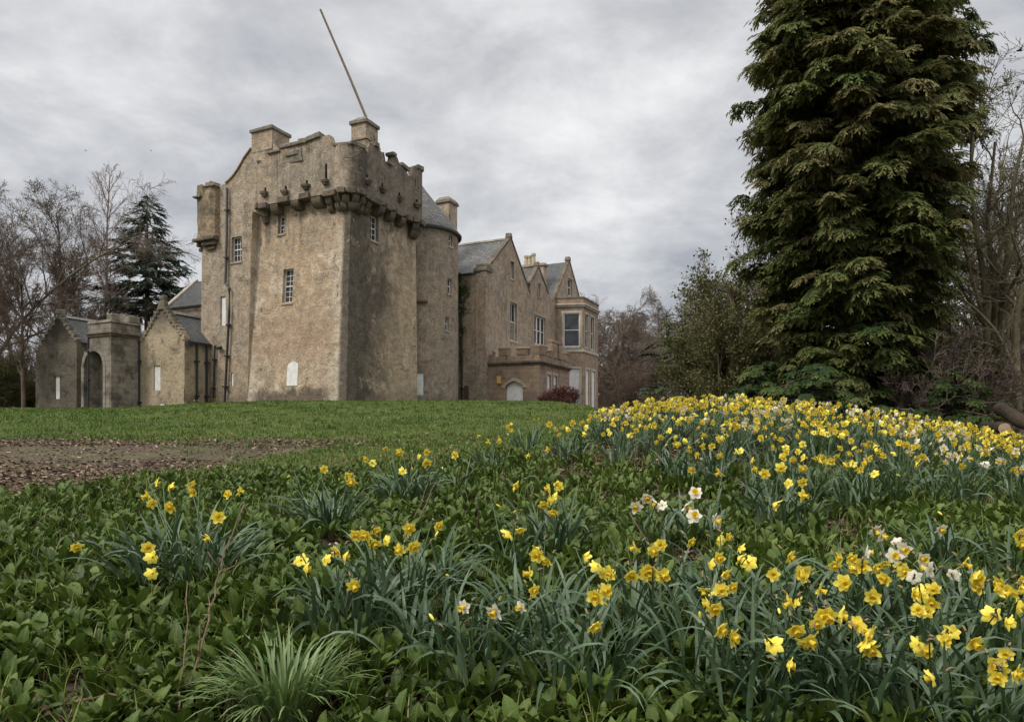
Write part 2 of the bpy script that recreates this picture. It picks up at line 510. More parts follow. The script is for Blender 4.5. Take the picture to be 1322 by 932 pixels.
def np_mesh(name, V, F, mats, tint=None, smooth=False, midx=None):
    """V (n,3), F (m,k) all polygons with k corners (or a list of such arrays)"""
    Fs = F if isinstance(F, list) else [F]
    Fs = [np.asarray(f, dtype=np.int32) for f in Fs if len(f)]
    V = np.asarray(V, dtype=np.float32)
    me = bpy.data.meshes.new(name)
    me.vertices.add(len(V))
    me.vertices.foreach_set('co', V.ravel())
    loops = np.concatenate([f.ravel() for f in Fs])
    tot = np.concatenate([np.full(len(f), f.shape[1], np.int32) for f in Fs])
    me.loops.add(len(loops))
    me.loops.foreach_set('vertex_index', loops)
    me.polygons.add(len(tot))
    st = np.concatenate([[0], np.cumsum(tot)[:-1]]).astype(np.int32)
    me.polygons.foreach_set('loop_start', st)
    me.polygons.foreach_set('loop_total', tot)
    if smooth:
        me.polygons.foreach_set('use_smooth', np.ones(len(tot), bool))
    for m in (mats if isinstance(mats, (list, tuple)) else [mats]):
        me.materials.append(m)
    if midx is not None:
        me.polygons.foreach_set('material_index', np.asarray(midx, np.int32))
    if tint is not None:
        at = me.attributes.new('tint', 'FLOAT', 'POINT')
        at.data.foreach_set('value', np.asarray(tint, np.float32))
    me.update(calc_edges=True)
    return me


class MB:
    def __init__(s):
        s.v, s.f = [], []

    def add(s, vs, fs):
        n = len(s.v)
        s.v += [tuple(v) for v in vs]
        s.f += [tuple(i + n for i in f) for f in fs]

    def box(s, x0, x1, y0, y1, z0, z1, top=0.0, jit=0.0):
        j = lambda: random.uniform(-jit, jit) if jit else 0
        vs = [(x0 + j(), y0 + j(), z0 + j()), (x1 + j(), y0 + j(), z0 + j()), (x1 + j(), y1 + j(), z0 + j()), (x0 + j(), y1 + j(), z0 + j()),
              (x0 + top + j(), y0 + top + j(), z1 + j()), (x1 - top + j(), y0 + top + j(), z1 + j()), (x1 - top + j(), y1 - top + j(), z1 + j()), (x0 + top + j(), y1 - top + j(), z1 + j())]
        s.add(vs, BOXF)

    def mbox(s, fmap, a0, a1, z0, z1, d0, d1):
        vs = [fmap(a0, z0, d0), fmap(a1, z0, d0), fmap(a1, z0, d1), fmap(a0, z0, d1), fmap(a0, z1, d0), fmap(a1, z1, d0), fmap(a1, z1, d1), fmap(a0, z1, d1)]
        s.add(vs, BOXF)

    def tube(s, pts, rs, k=8, cap=True):
        V, F = tube_arrays(pts, rs, k)
        n = len(pts)
        fs = [tuple(f) for f in F]
        if cap:
            fs.append(tuple(range(k - 1, -1, -1)))
            fs.append(tuple((n - 1) * k + i for i in range(k)))
        s.add(V, fs)

    def build(s, name, mat, parent=None, bevel=0.0, smooth=False, sub=0):
        me = bpy.data.meshes.new(name)
        me.from_pydata(s.v, [], s.f)
        me.materials.append(mat)
        me.update()
        o = link(name, me, parent)
        if smooth:
            for p in me.polygons:
                p.use_smooth = True
        if bevel:
            b = o.modifiers.new('bevel', 'BEVEL')
            b.width = bevel
            b.segments = 2
            b.limit_method = 'ANGLE'
        return o


BOXF = [(0, 3, 2, 1), (4, 5, 6, 7), (0, 1, 5, 4), (1, 2, 6, 5), (2, 3, 7, 6), (3, 0, 4, 7)]


def tube_arrays(pts, rs, k):
    P = np.array(pts, float)
    n = len(P)
    T = np.gradient(P, axis=0)
    T /= np.linalg.norm(T, axis=1)[:, None] + 1e-9
    ref = np.array([0.0, 0, 1]) if abs(T[0][2]) < 0.9 else np.array([1.0, 0, 0])
    V = []
    for i in range(n):
        a = np.cross(T[i], ref)
        a /= np.linalg.norm(a) + 1e-9
        b = np.cross(T[i], a)
        for j in range(k):
            q = 2 * PI * j / k
            V.append(P[i] + rs[i] * (math.cos(q) * a + math.sin(q) * b))
    F = [(i * k + j, i * k + (j + 1) % k, (i + 1) * k + (j + 1) % k, (i + 1) * k + j) for i in range(n - 1) for j in range(k)]
    return np.array(V), np.array(F)


def seg_tubes(S, k=3):
    """S: array (m,8) p0,p1,r0,r1 -> prisms"""
    S = np.asarray(S, float)
    p0, p1, r0, r1 = S[:, 0:3], S[:, 3:6], S[:, 6], S[:, 7]
    t = p1 - p0
    t /= np.linalg.norm(t, axis=1)[:, None] + 1e-9
    ref = np.where(np.abs(t[:, 2:3]) < 0.9, np.array([[0, 0, 1.0]]), np.array([[1.0, 0, 0]]))
    a = np.cross(t, ref)
    a /= np.linalg.norm(a, axis=1)[:, None] + 1e-9
    b = np.cross(t, a)
    q = 2 * PI * np.arange(k) / k
    ring = np.cos(q)[None, :, None] * a[:, None, :] + np.sin(q)[None, :, None] * b[:, None, :]
    V = np.concatenate([p0[:, None] + ring * r0[:, None, None], p1[:, None] + ring * r1[:, None, None]], 1)
    j = np.arange(k)
    f = np.stack([j, (j + 1) % k, (j + 1) % k + k, j + k], -1)
    F = (np.arange(len(S)) * 2 * k)[:, None, None] + f[None]
    return V.reshape(-1, 3), F.reshape(-1, 4)


def cat_meshes(parts):
    V, F, T, n = [], [], [], 0
    for p in parts:
        V.append(p[0])
        F.append(p[1] + n)
        n += len(p[0])
        if len(p) > 2:
            T.append(p[2])
    return np.concatenate(V), np.concatenate(F), (np.concatenate(T) if T else None)


def frames(f, u):
    f = f / (np.linalg.norm(f, axis=1)[:, None] + 1e-9)
    s = np.cross(f, u)
    s /= np.linalg.norm(s, axis=1)[:, None] + 1e-9
    n = np.cross(s, f)
    return np.stack([s, f, n], -1)


def inst(Tv, Tf, R, pos, sc, tint=None):
    V = np.einsum('mij,nj->mni', R, Tv) * np.asarray(sc)[:, None, None] + pos[:, None, :]
    F = (np.arange(len(pos)) * len(Tv))[:, None, None] + Tf[None]
    T = None if tint is None else np.repeat(tint, len(Tv))
    return V.reshape(-1, 3), F.reshape(-1, Tf.shape[1]), T


def strap(base, az, L, e0, droop, w0, nseg=7, tint=None, fold=0.0, power=1.6, twist=None, tipw=0.05):
    """arched strap leaves, vectorised: base (m,3), the rest (m,)"""
    m = len(base)
    t = np.linspace(0, 1, nseg + 1)
    el = e0[:, None] - droop[:, None] * t[None] ** power
    ds = L[:, None] / nseg
    h = np.cumsum(np.concatenate([np.zeros((m, 1)), np.cos(el[:, :-1]) * ds], 1), 1)
    z = np.cumsum(np.concatenate([np.zeros((m, 1)), np.sin(el[:, :-1]) * ds], 1), 1)
    ca, sa = np.cos(az)[:, None], np.sin(az)[:, None]
    C = np.stack([base[:, 0:1] + h * ca, base[:, 1:2] + h * sa, base[:, 2:3] + z], -1)
    w = w0[:, None] * (np.clip(1.02 - t ** 5, tipw, 1) * (0.75 + 0.25 * np.minimum(1, t * 4)))[None] * 0.5
    tw = (twist if twist is not None else np.zeros(m))[:, None] * t[None]
    side_h = np.stack([-sa * np.ones_like(h), ca * np.ones_like(h), np.zeros_like(h)], -1)
    nrm = np.stack([-np.sin(el) * ca, -np.sin(el) * sa, np.cos(el)], -1)
    side = np.cos(tw)[..., None] * side_h + np.sin(tw)[..., None] * nrm
    if fold > 0:
        n2 = np.cos(tw)[..., None] * nrm - np.sin(tw)[..., None] * side_h
        A = C - side * w[..., None] + n2 * (w * fold)[..., None]
        B = C + side * w[..., None] + n2 * (w * fold)[..., None]
        V = np.stack([A, C, B], 2)
        k = 3
    else:
        V = np.stack([C - side * w[..., None], C + side * w[..., None]], 2)
        k = 2
    i = np.arange(nseg)
    fs = [np.stack([i * k + c, i * k + c + 1, (i + 1) * k + c + 1, (i + 1) * k + c], -1) for c in range(k - 1)]
    f = np.concatenate(fs)
    F = (np.arange(m) * (nseg + 1) * k)[:, None, None] + f[None]
    T = None if tint is None else np.repeat(tint, (nseg + 1) * k)
    return V.reshape(-1, 3), F.reshape(-1, 4), T


def smoothstep(a, b, x):
    t = np.clip((np.asarray(x, float) - a) / (b - a), 0, 1)
    return t * t * (3 - 2 * t)


def wob(x, y, s=1.0, seed=0):
    """cheap smooth 2-D noise, about -1..1"""
    o = 0
    for i, (a, b, c) in enumerate(((1.0, 0.7, .3), (-.6, 1.1, 1.7), (1.7, -.4, 2.9), (.5, 1.9, 4.1), (-2.1, 1.3, .9), (2.6, 2.2, 5.3))):
        o = o + np.sin(s * (a * x + b * y) + c + seed * 1.37 * (i + 1)) / 6 * (1.5 if i < 3 else 1)
    return o


# ------------------------------------------------------------------ terrain
_by = [-400, -5, 0, 2, 3, 4, 5.5, 7, 10, 16, 25, 32, 40, 50, 80, 110, 170, 600]
_bz = [-1.9, -1.6, -1.5, -1.12, -.88, -.73, -.64, -.57, -.43, -.1, .60, 1.22, 1.88, 2.0, 2.2, 3.0, 11, 18]
_fy = np.concatenate([np.linspace(-400, -6, 80), np.arange(-6, 60, 0.1), np.linspace(60, 600, 200)])
_fz = np.interp(_fy, _by, _bz)
_w = np.hanning(15)
_mid = slice(80, 80 + 660)
_fz[_mid] = np.convolve(np.pad(_fz[_mid], 7, mode='edge'), _w / _w.sum(), 'valid')


def G(X, Y):
    X = np.asarray(X, float)
    Y = np.asarray(Y, float)
    b = np.interp(Y, _fy, _fz)
    r = smoothstep(1.5, 12, X) * smoothstep(9, 20, Y)
    b = b * (1 - r) + r * np.minimum(b, np.where(Y < 60, -0.15 + 0.004 * Y, .09 + .075 * (Y - 60)))
    b = b - 0.42 * smoothstep(-13, -24, X) * smoothstep(20, 42, Y)
    b = b + 0.56 * np.exp(-((X - 2.8) / 2.7) ** 2 - ((Y - 9.0) / 3.0) ** 2)
    b = b - 0.35 * smoothstep(5, 9, X) * smoothstep(5, 9, Y)
    b = b + 0.03 * wob(X, Y, 0.8) + 0.012 * wob(X, Y, 3.1, 2)
    return b + EYE


def ray(px, py):
    return (px - 661) / 900.0, (560 - py) / 900.0


def hit(px, py, h=0.0, t0=1.5, t1=60.0):
    """first place along the sight line where the terrain plus h is reached"""
    dx, dz = ray(px, py)
    t = np.arange(t0, t1, 0.02)
    d = EYE + dz * t - (G(dx * t, t) + h)
    i = np.argmax(d <= 0)
    if d[i] > 0:
        i = int(np.argmin(d))
    return float(dx * t[i]), float(t[i])


def at(px, py, D):
    dx, dz = ray(px, py)
    return Vector((dx * D, D, EYE + dz * D))


xs = np.unique(np.round(np.concatenate([np.linspace(-400, -60, 18), np.linspace(-60, -30, 31), np.arange(-30, 20.01, 0.25), np.linspace(20, 60, 41), np.linspace(60, 400, 18)]), 4))
ys = np.unique(np.round(np.concatenate([np.linspace(-60, -4, 15), np.arange(-4, 12, 0.2), np.arange(12, 45, 0.3), np.linspace(45, 120, 50), np.linspace(120, 600, 20)]), 4))
gx, gy = np.meshgrid(xs, ys)
gz = G(gx, gy)
GV = np.stack([gx, gy, gz], -1).reshape(-1, 3)
nx, ny = len(xs), len(ys)
ii, jj = np.meshgrid(np.arange(nx - 1), np.arange(ny - 1))
q = (jj * nx + ii).ravel()
GF = np.stack([q, q + 1, q + nx + 1, q + nx], -1)

t = NT('ground_soil_and_turf')
X_, Y_, Z_ = t.sep(t.co())
lawn = t.math('ADD', Y_, t.math('MULTIPLY', t.noise(0.5, 4), 4.0))
lawn = t.ramp(lawn, 10.5, 12.5)
nf = t.noise(7, 6, 0.7)
nm = t.noise(0.7, 5, 0.6)
soil = t.mix(t.ramp(nf, 0.35, 0.7), (.030, .021, .014), (.085, .058, .040))
turf = t.mix(t.ramp(nm, 0.35, 0.65), (.050, .078, .016), (.085, .098, .028))
turf = t.mix(t.ramp(nf, 0.5, 0.75, 0, 0.5), turf, (.09, .075, .038))
woods = t.ramp(t.math('ADD', X_, t.math('MULTIPLY', nm, 2.0)), 6.0, 10.0)
gc = t.mix(lawn, soil, turf)
gc = t.mix(woods, gc, soil)
far = t.ramp(Y_, 46, 60)
gc = t.mix(far, gc, t.mix(t.ramp(nm, .4, .6), (.052, .040, .030), (.045, .042, .024)))
M['ground'] = t.out(gc, 0.95, t.bump(nf, 0.8, 0.06), 0.15)
ground = link('ground', np_mesh('ground', GV, GF, M['ground'], smooth=True))
ground['kind'] = 'structure'

# dirt track: same grid, a hand's breadth of leaf-strewn earth lying on the slope to the left
cxs = GV[GF].mean(1)


def in_track(X, Y):
    w = wob(X, Y, 1.3) * 0.5 + wob(X, Y, 4.0, 3) * 0.25
    far_edge = 15.2 - 0.18 * np.clip(-X - 4, -3, 6) * 0 + 0.9 * w
    near_edge = 5.85 + smoothstep(-5.0, -3.2, X) * 3.6 + 0.35 * w
    right = -3.5 - (15.5 - Y) * 0.05 + 1.3 * w
    return (Y > near_edge) & (Y < far_edge) & (X < right) & (X > -30)


sel = in_track(cxs[:, 0], cxs[:, 1])
tf = GF[sel]
used, inv = np.unique(tf, return_inverse=True)
tv = GV[used] + np.array([0, 0, 0.005])
t = NT('bare_earth')
nf = t.noise(5, 6, 0.7)
nb = t.noise(0.9, 4, 0.6)
X_, Y_, Z_ = t.sep(t.co())
ec = t.mix(t.ramp(nf, 0.3, 0.7), (.034, .021, .014), (.085, .056, .038))
ec = t.mix(t.ramp(nb, 0.45, 0.6, 0, 0.85), ec, (.075, .076, .026))
wheel = t.ramp(t.math('ABSOLUTE', t.math('SUBTRACT', Y_, 11.5)), 0.5, 2.4, 0.5, 0)
ec = t.mix(wheel, ec, t.mix(t.ramp(nf, .4, .6), (.070, .064, .030), (.095, .074, .05)))
M['earth'] = t.out(ec, 0.95, t.bump(nf, 0.9, 0.05), 0.2)
track = link('dirt_track', np_mesh('dirt_track', tv, inv.reshape(-1, 4), M['earth'], smooth=True))
track['kind'] = 'structure'

# ------------------------------------------------------------------ the castle's own axes
CX, CY, CZ = -9.51, 40.0, EYE + 1.9
_c, _s = math.cos(rad(25)), math.sin(rad(25))


def oy(px, py, k):
    """where the sight line meets the castle plane y = k: (x, z)"""
    dx, dz = ray(px, py)
    t = (k + _s * CX + _c * CY) / (_s * dx + _c)
    return _c * (dx * t - CX) - _s * (t - CY), EYE + dz * t - CZ


def ox(px, py, k):
    """where the sight line meets the castle plane x = k: (y, z)"""
    dx, dz = ray(px, py)
    t = (k + _c * CX - _s * CY) / (_c * dx - _s)
    return _s * (dx * t - CX) + _c * (t - CY), EYE + dz * t - CZ


def loc(px, py, D):
    p = at(px, py, D)
    X, Y = p.x - CX, p.y - CY
    return Vector((_c * X - _s * Y, _s * X + _c * Y, p.z - CZ))


def castle_root(name, label, cat='building', group=None):
    return tag(empty(name, (CX, CY, CZ), -rad(25)), label, cat, group)


def _lines(a, b, edges, step):
    n = max(1, int(round((b - a) / step)))
    ls = list(np.linspace(a, b, n + 1))
    for e in edges:
        ls = [l for l in ls if abs(l - e) > step * 0.3 or l in (ls[0], ls[-1])]
        ls.append(e)
    return sorted(set(round(l, 4) for l in ls if a - 1e-6 <= l <= b + 1e-6))


def gridwall(mb, fmap, s0, s1, z0, z1, holes=(), step=0.4, reveal=0.32, top=None, extra=(), wav=0.018):
    """a wall surface with real openings: the cells inside HOLES are left out and their reveals go REVEAL deep"""
    S = _lines(s0, s1, [h[0] for h in holes] + [h[1] for h in holes] + list(extra), step)
    Z = _lines(z0, z1, [h[2] for h in holes] + [h[3] for h in holes], step)
    idx = {}
    vs = []

    def vert(i, j):
        if (i, j) not in idx:
            z = Z[j] if top is None else min(Z[j], top(S[i]))
            onh = any(abs(S[i] - h[0]) < 1e-3 or abs(S[i] - h[1]) < 1e-3 for h in holes)
            d = 0 if onh else wav * float(wob(S[i] * 1.1 + 3, z * 1.1, 1.3))
            idx[(i, j)] = len(vs)
            vs.append(Vector(fmap(S[i], z, d)))
        return idx[(i, j)]

    fs = []
    for i in range(len(S) - 1):
        for j in range(len(Z) - 1):
            cs, cz = (S[i] + S[i + 1]) / 2, (Z[j] + Z[j + 1]) / 2
            if any(h[0] < cs < h[1] and h[2] < cz < h[3] for h in holes):
                continue
            if top is not None and Z[j] >= max(top(S[i]), top(S[i + 1])) - 1e-4:
                continue
            f = (vert(i, j), vert(i + 1, j), vert(i + 1, j + 1), vert(i, j + 1))
            a = [vs[k] for k in f]
            ar = ((a[1] - a[0]).cross(a[2] - a[0])).length + ((a[2] - a[0]).cross(a[3] - a[0])).length
            if ar > 1e-5:
                fs.append(f)
    mb.add(vs, fs)
    for a0, a1, b0, b1 in holes:
        c = [(a0, b0), (a1, b0), (a1, b1), (a0, b1)]
        v = [fmap(a, b, 0) for a, b in c] + [fmap(a, b, reveal) for a, b in c]
        mb.add(v, [(0, 1, 5, 4), (1, 2, 6, 5), (2, 3, 7, 6), (3, 0, 4, 7)])


def fbox(mb, fmap, a0, a1, b0, b1, d0, d1):
    mb.mbox(fmap, a0, a1, b0, b1, d0, d1)


def sash(parent, fmap, hole, cols=2, rows=(2, 2), d=0.2, label=None, sill=True, fw=0.07, mid=True, lower_board=False, stone=None):
    a0, a1, b0, b1 = hole
    fr = MB()
    fbox(fr, fmap, a0, a0 + fw, b0, b1, d, d + 0.07)
    fbox(fr, fmap, a1 - fw, a1, b0, b1, d, d + 0.07)
    fbox(fr, fmap, a0 + fw, a1 - fw, b0, b0 + fw * 1.2, d, d + 0.07)
    fbox(fr, fmap, a0 + fw, a1 - fw, b1 - fw, b1, d, d + 0.07)
    zm = (b0 + b1) / 2
    if mid:
        fbox(fr, fmap, a0 + fw, a1 - fw, zm - 0.03, zm + 0.035, d - 0.015, d + 0.055)
    gw = 0.014
    for c in range(1, cols):
        x = a0 + fw + (a1 - a0 - 2 * fw) * c / cols
        fbox(fr, fmap, x - gw, x + gw, b0 + fw, b1 - fw, d + 0.012, d + 0.04)
    for (lo, hi, n) in ((b0 + fw, zm, rows[1]), (zm, b1 - fw, rows[0])):
        for r in range(1, n):
            z = lo + (hi - lo) * r / n
            fbox(fr, fmap, a0 + fw, a1 - fw, z - gw, z + gw, d + 0.016, d + 0.044)
    w = fr.build('window', M['white_paint'], parent)
    if label:
        w['label'] = label
    p = MB()
    fbox(p, fmap, a0 + fw * .5, a1 - fw * .5, b0 + fw * .5, b1 - fw * .5, d + 0.048, d + 0.06)
    p.build('pane', M['glass'], w)
    if lower_board:
        q_ = MB()
        fbox(q_, fmap, a0 + fw, a1 - fw, b0 + fw * 1.2, zm - 0.03, d + 0.002, d + 0.03)
        q_.build('board', M['cap_stone'], w)
    if sill:
        s_ = MB()
        fbox(s_, fmap, a0 - 0.06, a1 + 0.06, b0 - 0.14, b0 - 0.003, -0.06, 0.2)
        s_.build('sill', stone or M['dressed_stone'], w, bevel=0.015)
    return w


def board(parent, fmap, hole, d=0.14, name='boarded_opening', mat=None, label=None, joint=True):
    a0, a1, b0, b1 = hole
    b = MB()
    n = max(1, int(round((a1 - a0) / .36))) if joint else 1
    for i in range(n):
        x0, x1 = a0 + (a1 - a0) * i / n, a0 + (a1 - a0) * (i + 1) / n
        fbox(b, fmap, x0 + 0.006, x1 - 0.006, b0 + 0.015, b1 - 0.015, d + random.uniform(0, .012), d + 0.03)
    fbox(b, fmap, a0, a1, b0, b1, d + 0.034, d + 0.05)
    o = b.build(name, mat or M['white_board'], parent)
    if label:
        o['label'] = label
    return o


def arch_curve(a0, a1, zs, rise, n=14, pointed=0.0):
    pts = []
    for i in range(n + 1):
        u = i / n
        x = a0 + (a1 - a0) * u
        h = math.sqrt(max(0, 1 - (2 * u - 1) ** 2))
        if pointed:
            h = (1 - pointed) * h + pointed * (1 - abs(2 * u - 1))
        pts.append((x, zs + rise * h))
    return pts


def arch_fill(mb, fmap, a0, a1, zs, rise, ztop, depth, pointed=0.0):
    """the masonry between an arch curve and the straight head of its opening"""
    P = arch_curve(a0, a1, zs, rise, 16, pointed)
    vs, fs = [], []
    for (x, z) in P:
        vs += [fmap(x, z, 0), fmap(x, ztop, 0), fmap(x, z, depth)]
    for i in range(len(P) - 1):
        k = i * 3
        fs += [(k, k + 3, k + 4, k + 1), (k, k + 2, k + 5, k + 3)]
    mb.add(vs, fs)


def arch_board(parent, fmap, a0, a1, z0, zs, rise, d, name='boarded_door', mat=None, pointed=0.0, th=0.04):
    P = [(a0, z0)] + [(a1, z0)] + arch_curve(a0, a1, zs, rise, 16, pointed)[::-1]
    vs = [fmap(x, z, d) for x, z in P] + [fmap(x, z, d + th) for x, z in P]
    n = len(P)
    mb = MB()
    mb.add(vs, [tuple(range(n)), tuple(range(2 * n - 1, n - 1, -1))] + [(i, i + n, (i + 1) % n + n, (i + 1) % n) for i in range(n)])
    return mb.build(name, mat or M['white_board'], parent)


def arch_band(mb, fmap, a0, a1, zs, rise, w, d0, d1, pointed=0.0, n=16):
    P = arch_curve(a0, a1, zs, rise, n, pointed)
    mx = (a0 + a1) / 2
    hw = (a1 - a0) / 2
    Q = arch_curve(a0 - w, a1 + w, zs, rise + w, n, pointed)
    for i in range(n):
        c = [P[i], P[i + 1], Q[i + 1], Q[i]]
        vs = [fmap(x, z, d0) for x, z in c] + [fmap(x, z, d1) for x, z in c]
        mb.add(vs, [(0, 1, 2, 3), (0, 4, 5, 1), (3, 2, 6, 7)] + ([(0, 3, 7, 4)] if i == 0 else []) + ([(1, 5, 6, 2)] if i == n - 1 else []))


def beam(mb, p0, p1, side, up):
    """a straight piece from p0 to p1; SIDE and UP span its section from the corner p0"""
    p0, p1, side, up = Vector(p0), Vector(p1), Vector(side), Vector(up)
    vs = [p0, p1, p1 + side, p0 + side, p0 + up, p1 + up, p1 + side + up, p0 + side + up]
    mb.add(vs, BOXF)


def roof_slab(mb, e0, e1, r0, r1, th=0.12):
    """roof plane between eave e0-e1 and ridge r0-r1"""
    e0, e1, r0, r1 = map(Vector, (e0, e1, r0, r1))
    n = (e1 - e0).cross(r0 - e0).normalized() * th
    vs = [e0, e1, r1, r0, e0 - n, e1 - n, r1 - n, r0 - n]
    mb.add(vs, [(0, 1, 2, 3), (7, 6, 5, 4), (0, 4, 5, 1), (1, 5, 6, 2), (2, 6, 7, 3), (3, 7, 4, 0)])


def chimney(parent, x0, x1, y0, y1, z0, z1, mat, cap=0.12, cap_h=0.32, name='chimney', slope=0.3, band=None):
    b = MB()
    gridwall(b, lambda s, z, d: (s, y0 + d, z), x0, x1, z0, z1, step=0.35)
    gridwall(b, lambda s, z, d: (x1 - d, s, z), y0, y1, z0, z1, step=0.35)
    b.add([(x0, y0, z0), (x0, y0, z1), (x0, y1, z1), (x0, y1, z0), (x1, y1, z0), (x1, y1, z1)], [(0, 1, 2, 3), (3, 2, 5, 4)])
    ch = b.build(name, mat, parent)
    c = MB()
    c.box(x0 - cap, x1 + cap, y0 - cap, y1 + cap, z1, z1 + cap_h * 0.4, jit=0.02)
    c.box(x0 - cap + .03, x1 + cap - .03, y0 - cap + .03, y1 + cap - .03, z1 + cap_h * 0.4 + 0.003, z1 + cap_h, top=slope, jit=0.025)
    if band:
        c.box(x0 - 0.06, x1 + 0.06, y0 - 0.06, y1 + 0.06, band, band + 0.1, jit=0.015)
    c.build('chimney_cap', M['cap_stone'], ch, bevel=0.03)
    return ch


# ------------------------------------------------------------------ tower house
TH = 11.85
tower = castle_root('tower_house', 'tall harled tower house with corbelled broken parapet and round stair turret', 'castle')
SL = -7.62


def f_front(x, z, d):
    k = max(z, -1) / TH
    xl, xr = SL + .42 * k, -.15 * k
    return (xl + (xr - xl) * (x - SL) / (0 - SL), .6 * k + d, z)


def f_right(y, z, d):
    k = max(z, -1) / TH
    return (-.15 * k - d, .6 * k + (7.5 - .6 * k) * y / 7.5, z)


def fr_hole(p0, q0, p1, q1):
    """opening on the tower's front from its corners in the photograph"""
    z1 = oy(p0, q0, .4)[1]
    z0 = oy(p0, q1, .4)[1]
    km = .6 * (z0 + z1) / 2 / TH
    xa, z1 = oy(p0, q0, km)
    xb, z0 = oy(p1, q1, km)
    z0 = oy((p0 + p1) / 2, q1, km)[1]
    k = (z0 + z1) / 2 / TH
    xl, xr = SL + .42 * k, -.15 * k
    g = lambda x: SL + (x - xl) / (xr - xl) * (0 - SL)
    return (g(xa), g(xb), z0, z1)


def rt_hole(p0, q0, p1, q1):
    ya, z1 = ox(p0, q0, -.1)
    yb, z0 = ox(p1, q1, -.1)
    k = (z0 + z1) / 2 / TH
    g = lambda y: (y - .6 * k) / (7.5 - .6 * k) * 7.5
    return (g(ya), g(yb), z0, z1)


hA = fr_hole(359, 279, 368, 302)
hB = fr_hole(365, 348, 378, 391)
hC = rt_hole(479, 276, 489, 313)
mb = MB()
gridwall(mb, f_front, SL, 0, -1.2, TH + .6, [hA, hB], step=0.42)
gridwall(mb, f_right, 0, 7.5, -1.2, TH + .6, [hC], step=0.42)
gridwall(mb, lambda s, z, d: (SL + .42 * max(z, -1) / TH, 1.0 - s, z), 0, 1.0 - 0, -1.2, TH, step=0.5)
gridwall(mb, lambda s, z, d: (-.15 - s, 7.5, z), 0, 8, -1.2, TH, step=2)
tower_wall = mb.build('wall', M['harl_tower'], tower)
sash(tower, f_front, hA, 2, (2, 2))
sash(tower, f_front, hB, 2, (3, 3))
sash(tower, f_right, hC, 2, (2, 2))
# white board with a rounded head, flush in the foot of the wall
z0 = oy(377, 498, .1)[1]
zt = oy(377, 467, .1)[1]
xa, xb = oy(370.5, 490, .08)[0], oy(384.5, 490, .08)[0]
o = arch_board(tower, f_front, xa, xb, z0, zt - .3, .3, -.035, 'boarded_opening', th=0.12)
o['label'] = 'white board with a rounded head'
# bare patches where the harling has fallen, showing dark stone
for (p, q_, w_, h_) in ((336, 312, .26, .7), (382, 278, .32, .2), (431, 289, .14, .24), (437, 349, .16, .16), (436, 369, .2, .22), (436, 380, .12, .3), (336, 477, .32, .18), (396, 488, .24, .16), (440, 495, .25, .2), (328, 423, .2, .14), (337, 400, .2, .3)):
    x, z = oy(p, q_, .6 * max(0, (517 - q_) * .045) / TH)
    P = []
    for i in range(11):
        a = 2 * PI * i / 11
        rr = random.uniform(.65, 1.15)
        P.append((x + w_ * .5 * rr * math.cos(a), z + h_ * .5 * rr * math.sin(a)))
    g_ = MB()
    n = len(P)
    inv_k = lambda xx, zz: SL + (xx - (SL + .42 * zz / TH)) / ((-.15 - .42) * zz / TH - SL) * (0 - SL)
    vs = [f_front(inv_k(a, b), b, -.012) for a, b in P] + [f_front(inv_k(a, b), b, .05) for a, b in P]
    g_.add(vs, [tuple(range(n))] + [(i, i + n, (i + 1) % n + n, (i + 1) % n) for i in range(n)])
    o = g_.build('bare_patch', M['cap_stone'], tower_wall)

# parapet: a closed wall following the wall-head, rounded out at the corners
def arc(cx, cy, r, a0, a1, n):
    return [(cx + r * math.cos(rad(a0 + (a1 - a0) * i / n)), cy + r * math.sin(rad(a0 + (a1 - a0) * i / n))) for i in range(n + 1)]


def dense(P, step):
    out = []
    for (a, b) in zip(P[:-1], P[1:]):
        L = math.hypot(b[0] - a[0], b[1] - a[1])
        n = max(1, int(round(L / step)))
        out += [(a[0] + (b[0] - a[0]) * i / n, a[1] + (b[1] - a[1]) * i / n) for i in range(n)]
    return out + [P[-1]]


path = [(-7.0, 1.6)] + arc(-6.45, .68, .66, 190, 278, 5) + arc(-.62, 1.06, 1.1, 244, 386, 12) + arc(-.42, 6.98, .95, -35, 92, 8)
path = dense(path, 0.2)
cum = [0]
for a, b in zip(path[:-1], path[1:]):
    cum.append(cum[-1] + math.hypot(b[0] - a[0], b[1] - a[1]))


def ptop(p):
    x, y = p
    n = .05 * math.sin(5.1 * x + 3 * y) + .05 * math.sin(11 * x + 9 * y)
    if y < .75 and x < -.75:
        if x < -6.55:
            return 14.75 + n
        if x < -4.4:
            return 15.1 + .1 * (x + 6.5) / 2.1 + n * .5
        if x < -3.45:
            return 14.75 + n
        if x < -1.25:
            return 15.3 + .12 * (x + 3.4) + n * .5
        return 14.72 + n * .5
    if y < 1.7:
        return 14.75 + n * .5
    if y < 3.3:
        return 15.35 + n
    if y < 4.05:
        return 14.72 + n
    if y < 4.7:
        return 15.5 + n
    if y < 5.7:
        return 15.3 - .2 * (y - 4.7) + n
    if y < 6.3:
        return 14.75 + n
    return 15.65 + n


def offset(P, d):
    out = []
    for i, p in enumerate(P):
        a, b = P[max(0, i - 1)], P[min(len(P) - 1, i + 1)]
        tx, ty = b[0] - a[0], b[1] - a[1]
        l = math.hypot(tx, ty) or 1
        out.append((p[0] - ty / l * d, p[1] + tx / l * d))
    return out


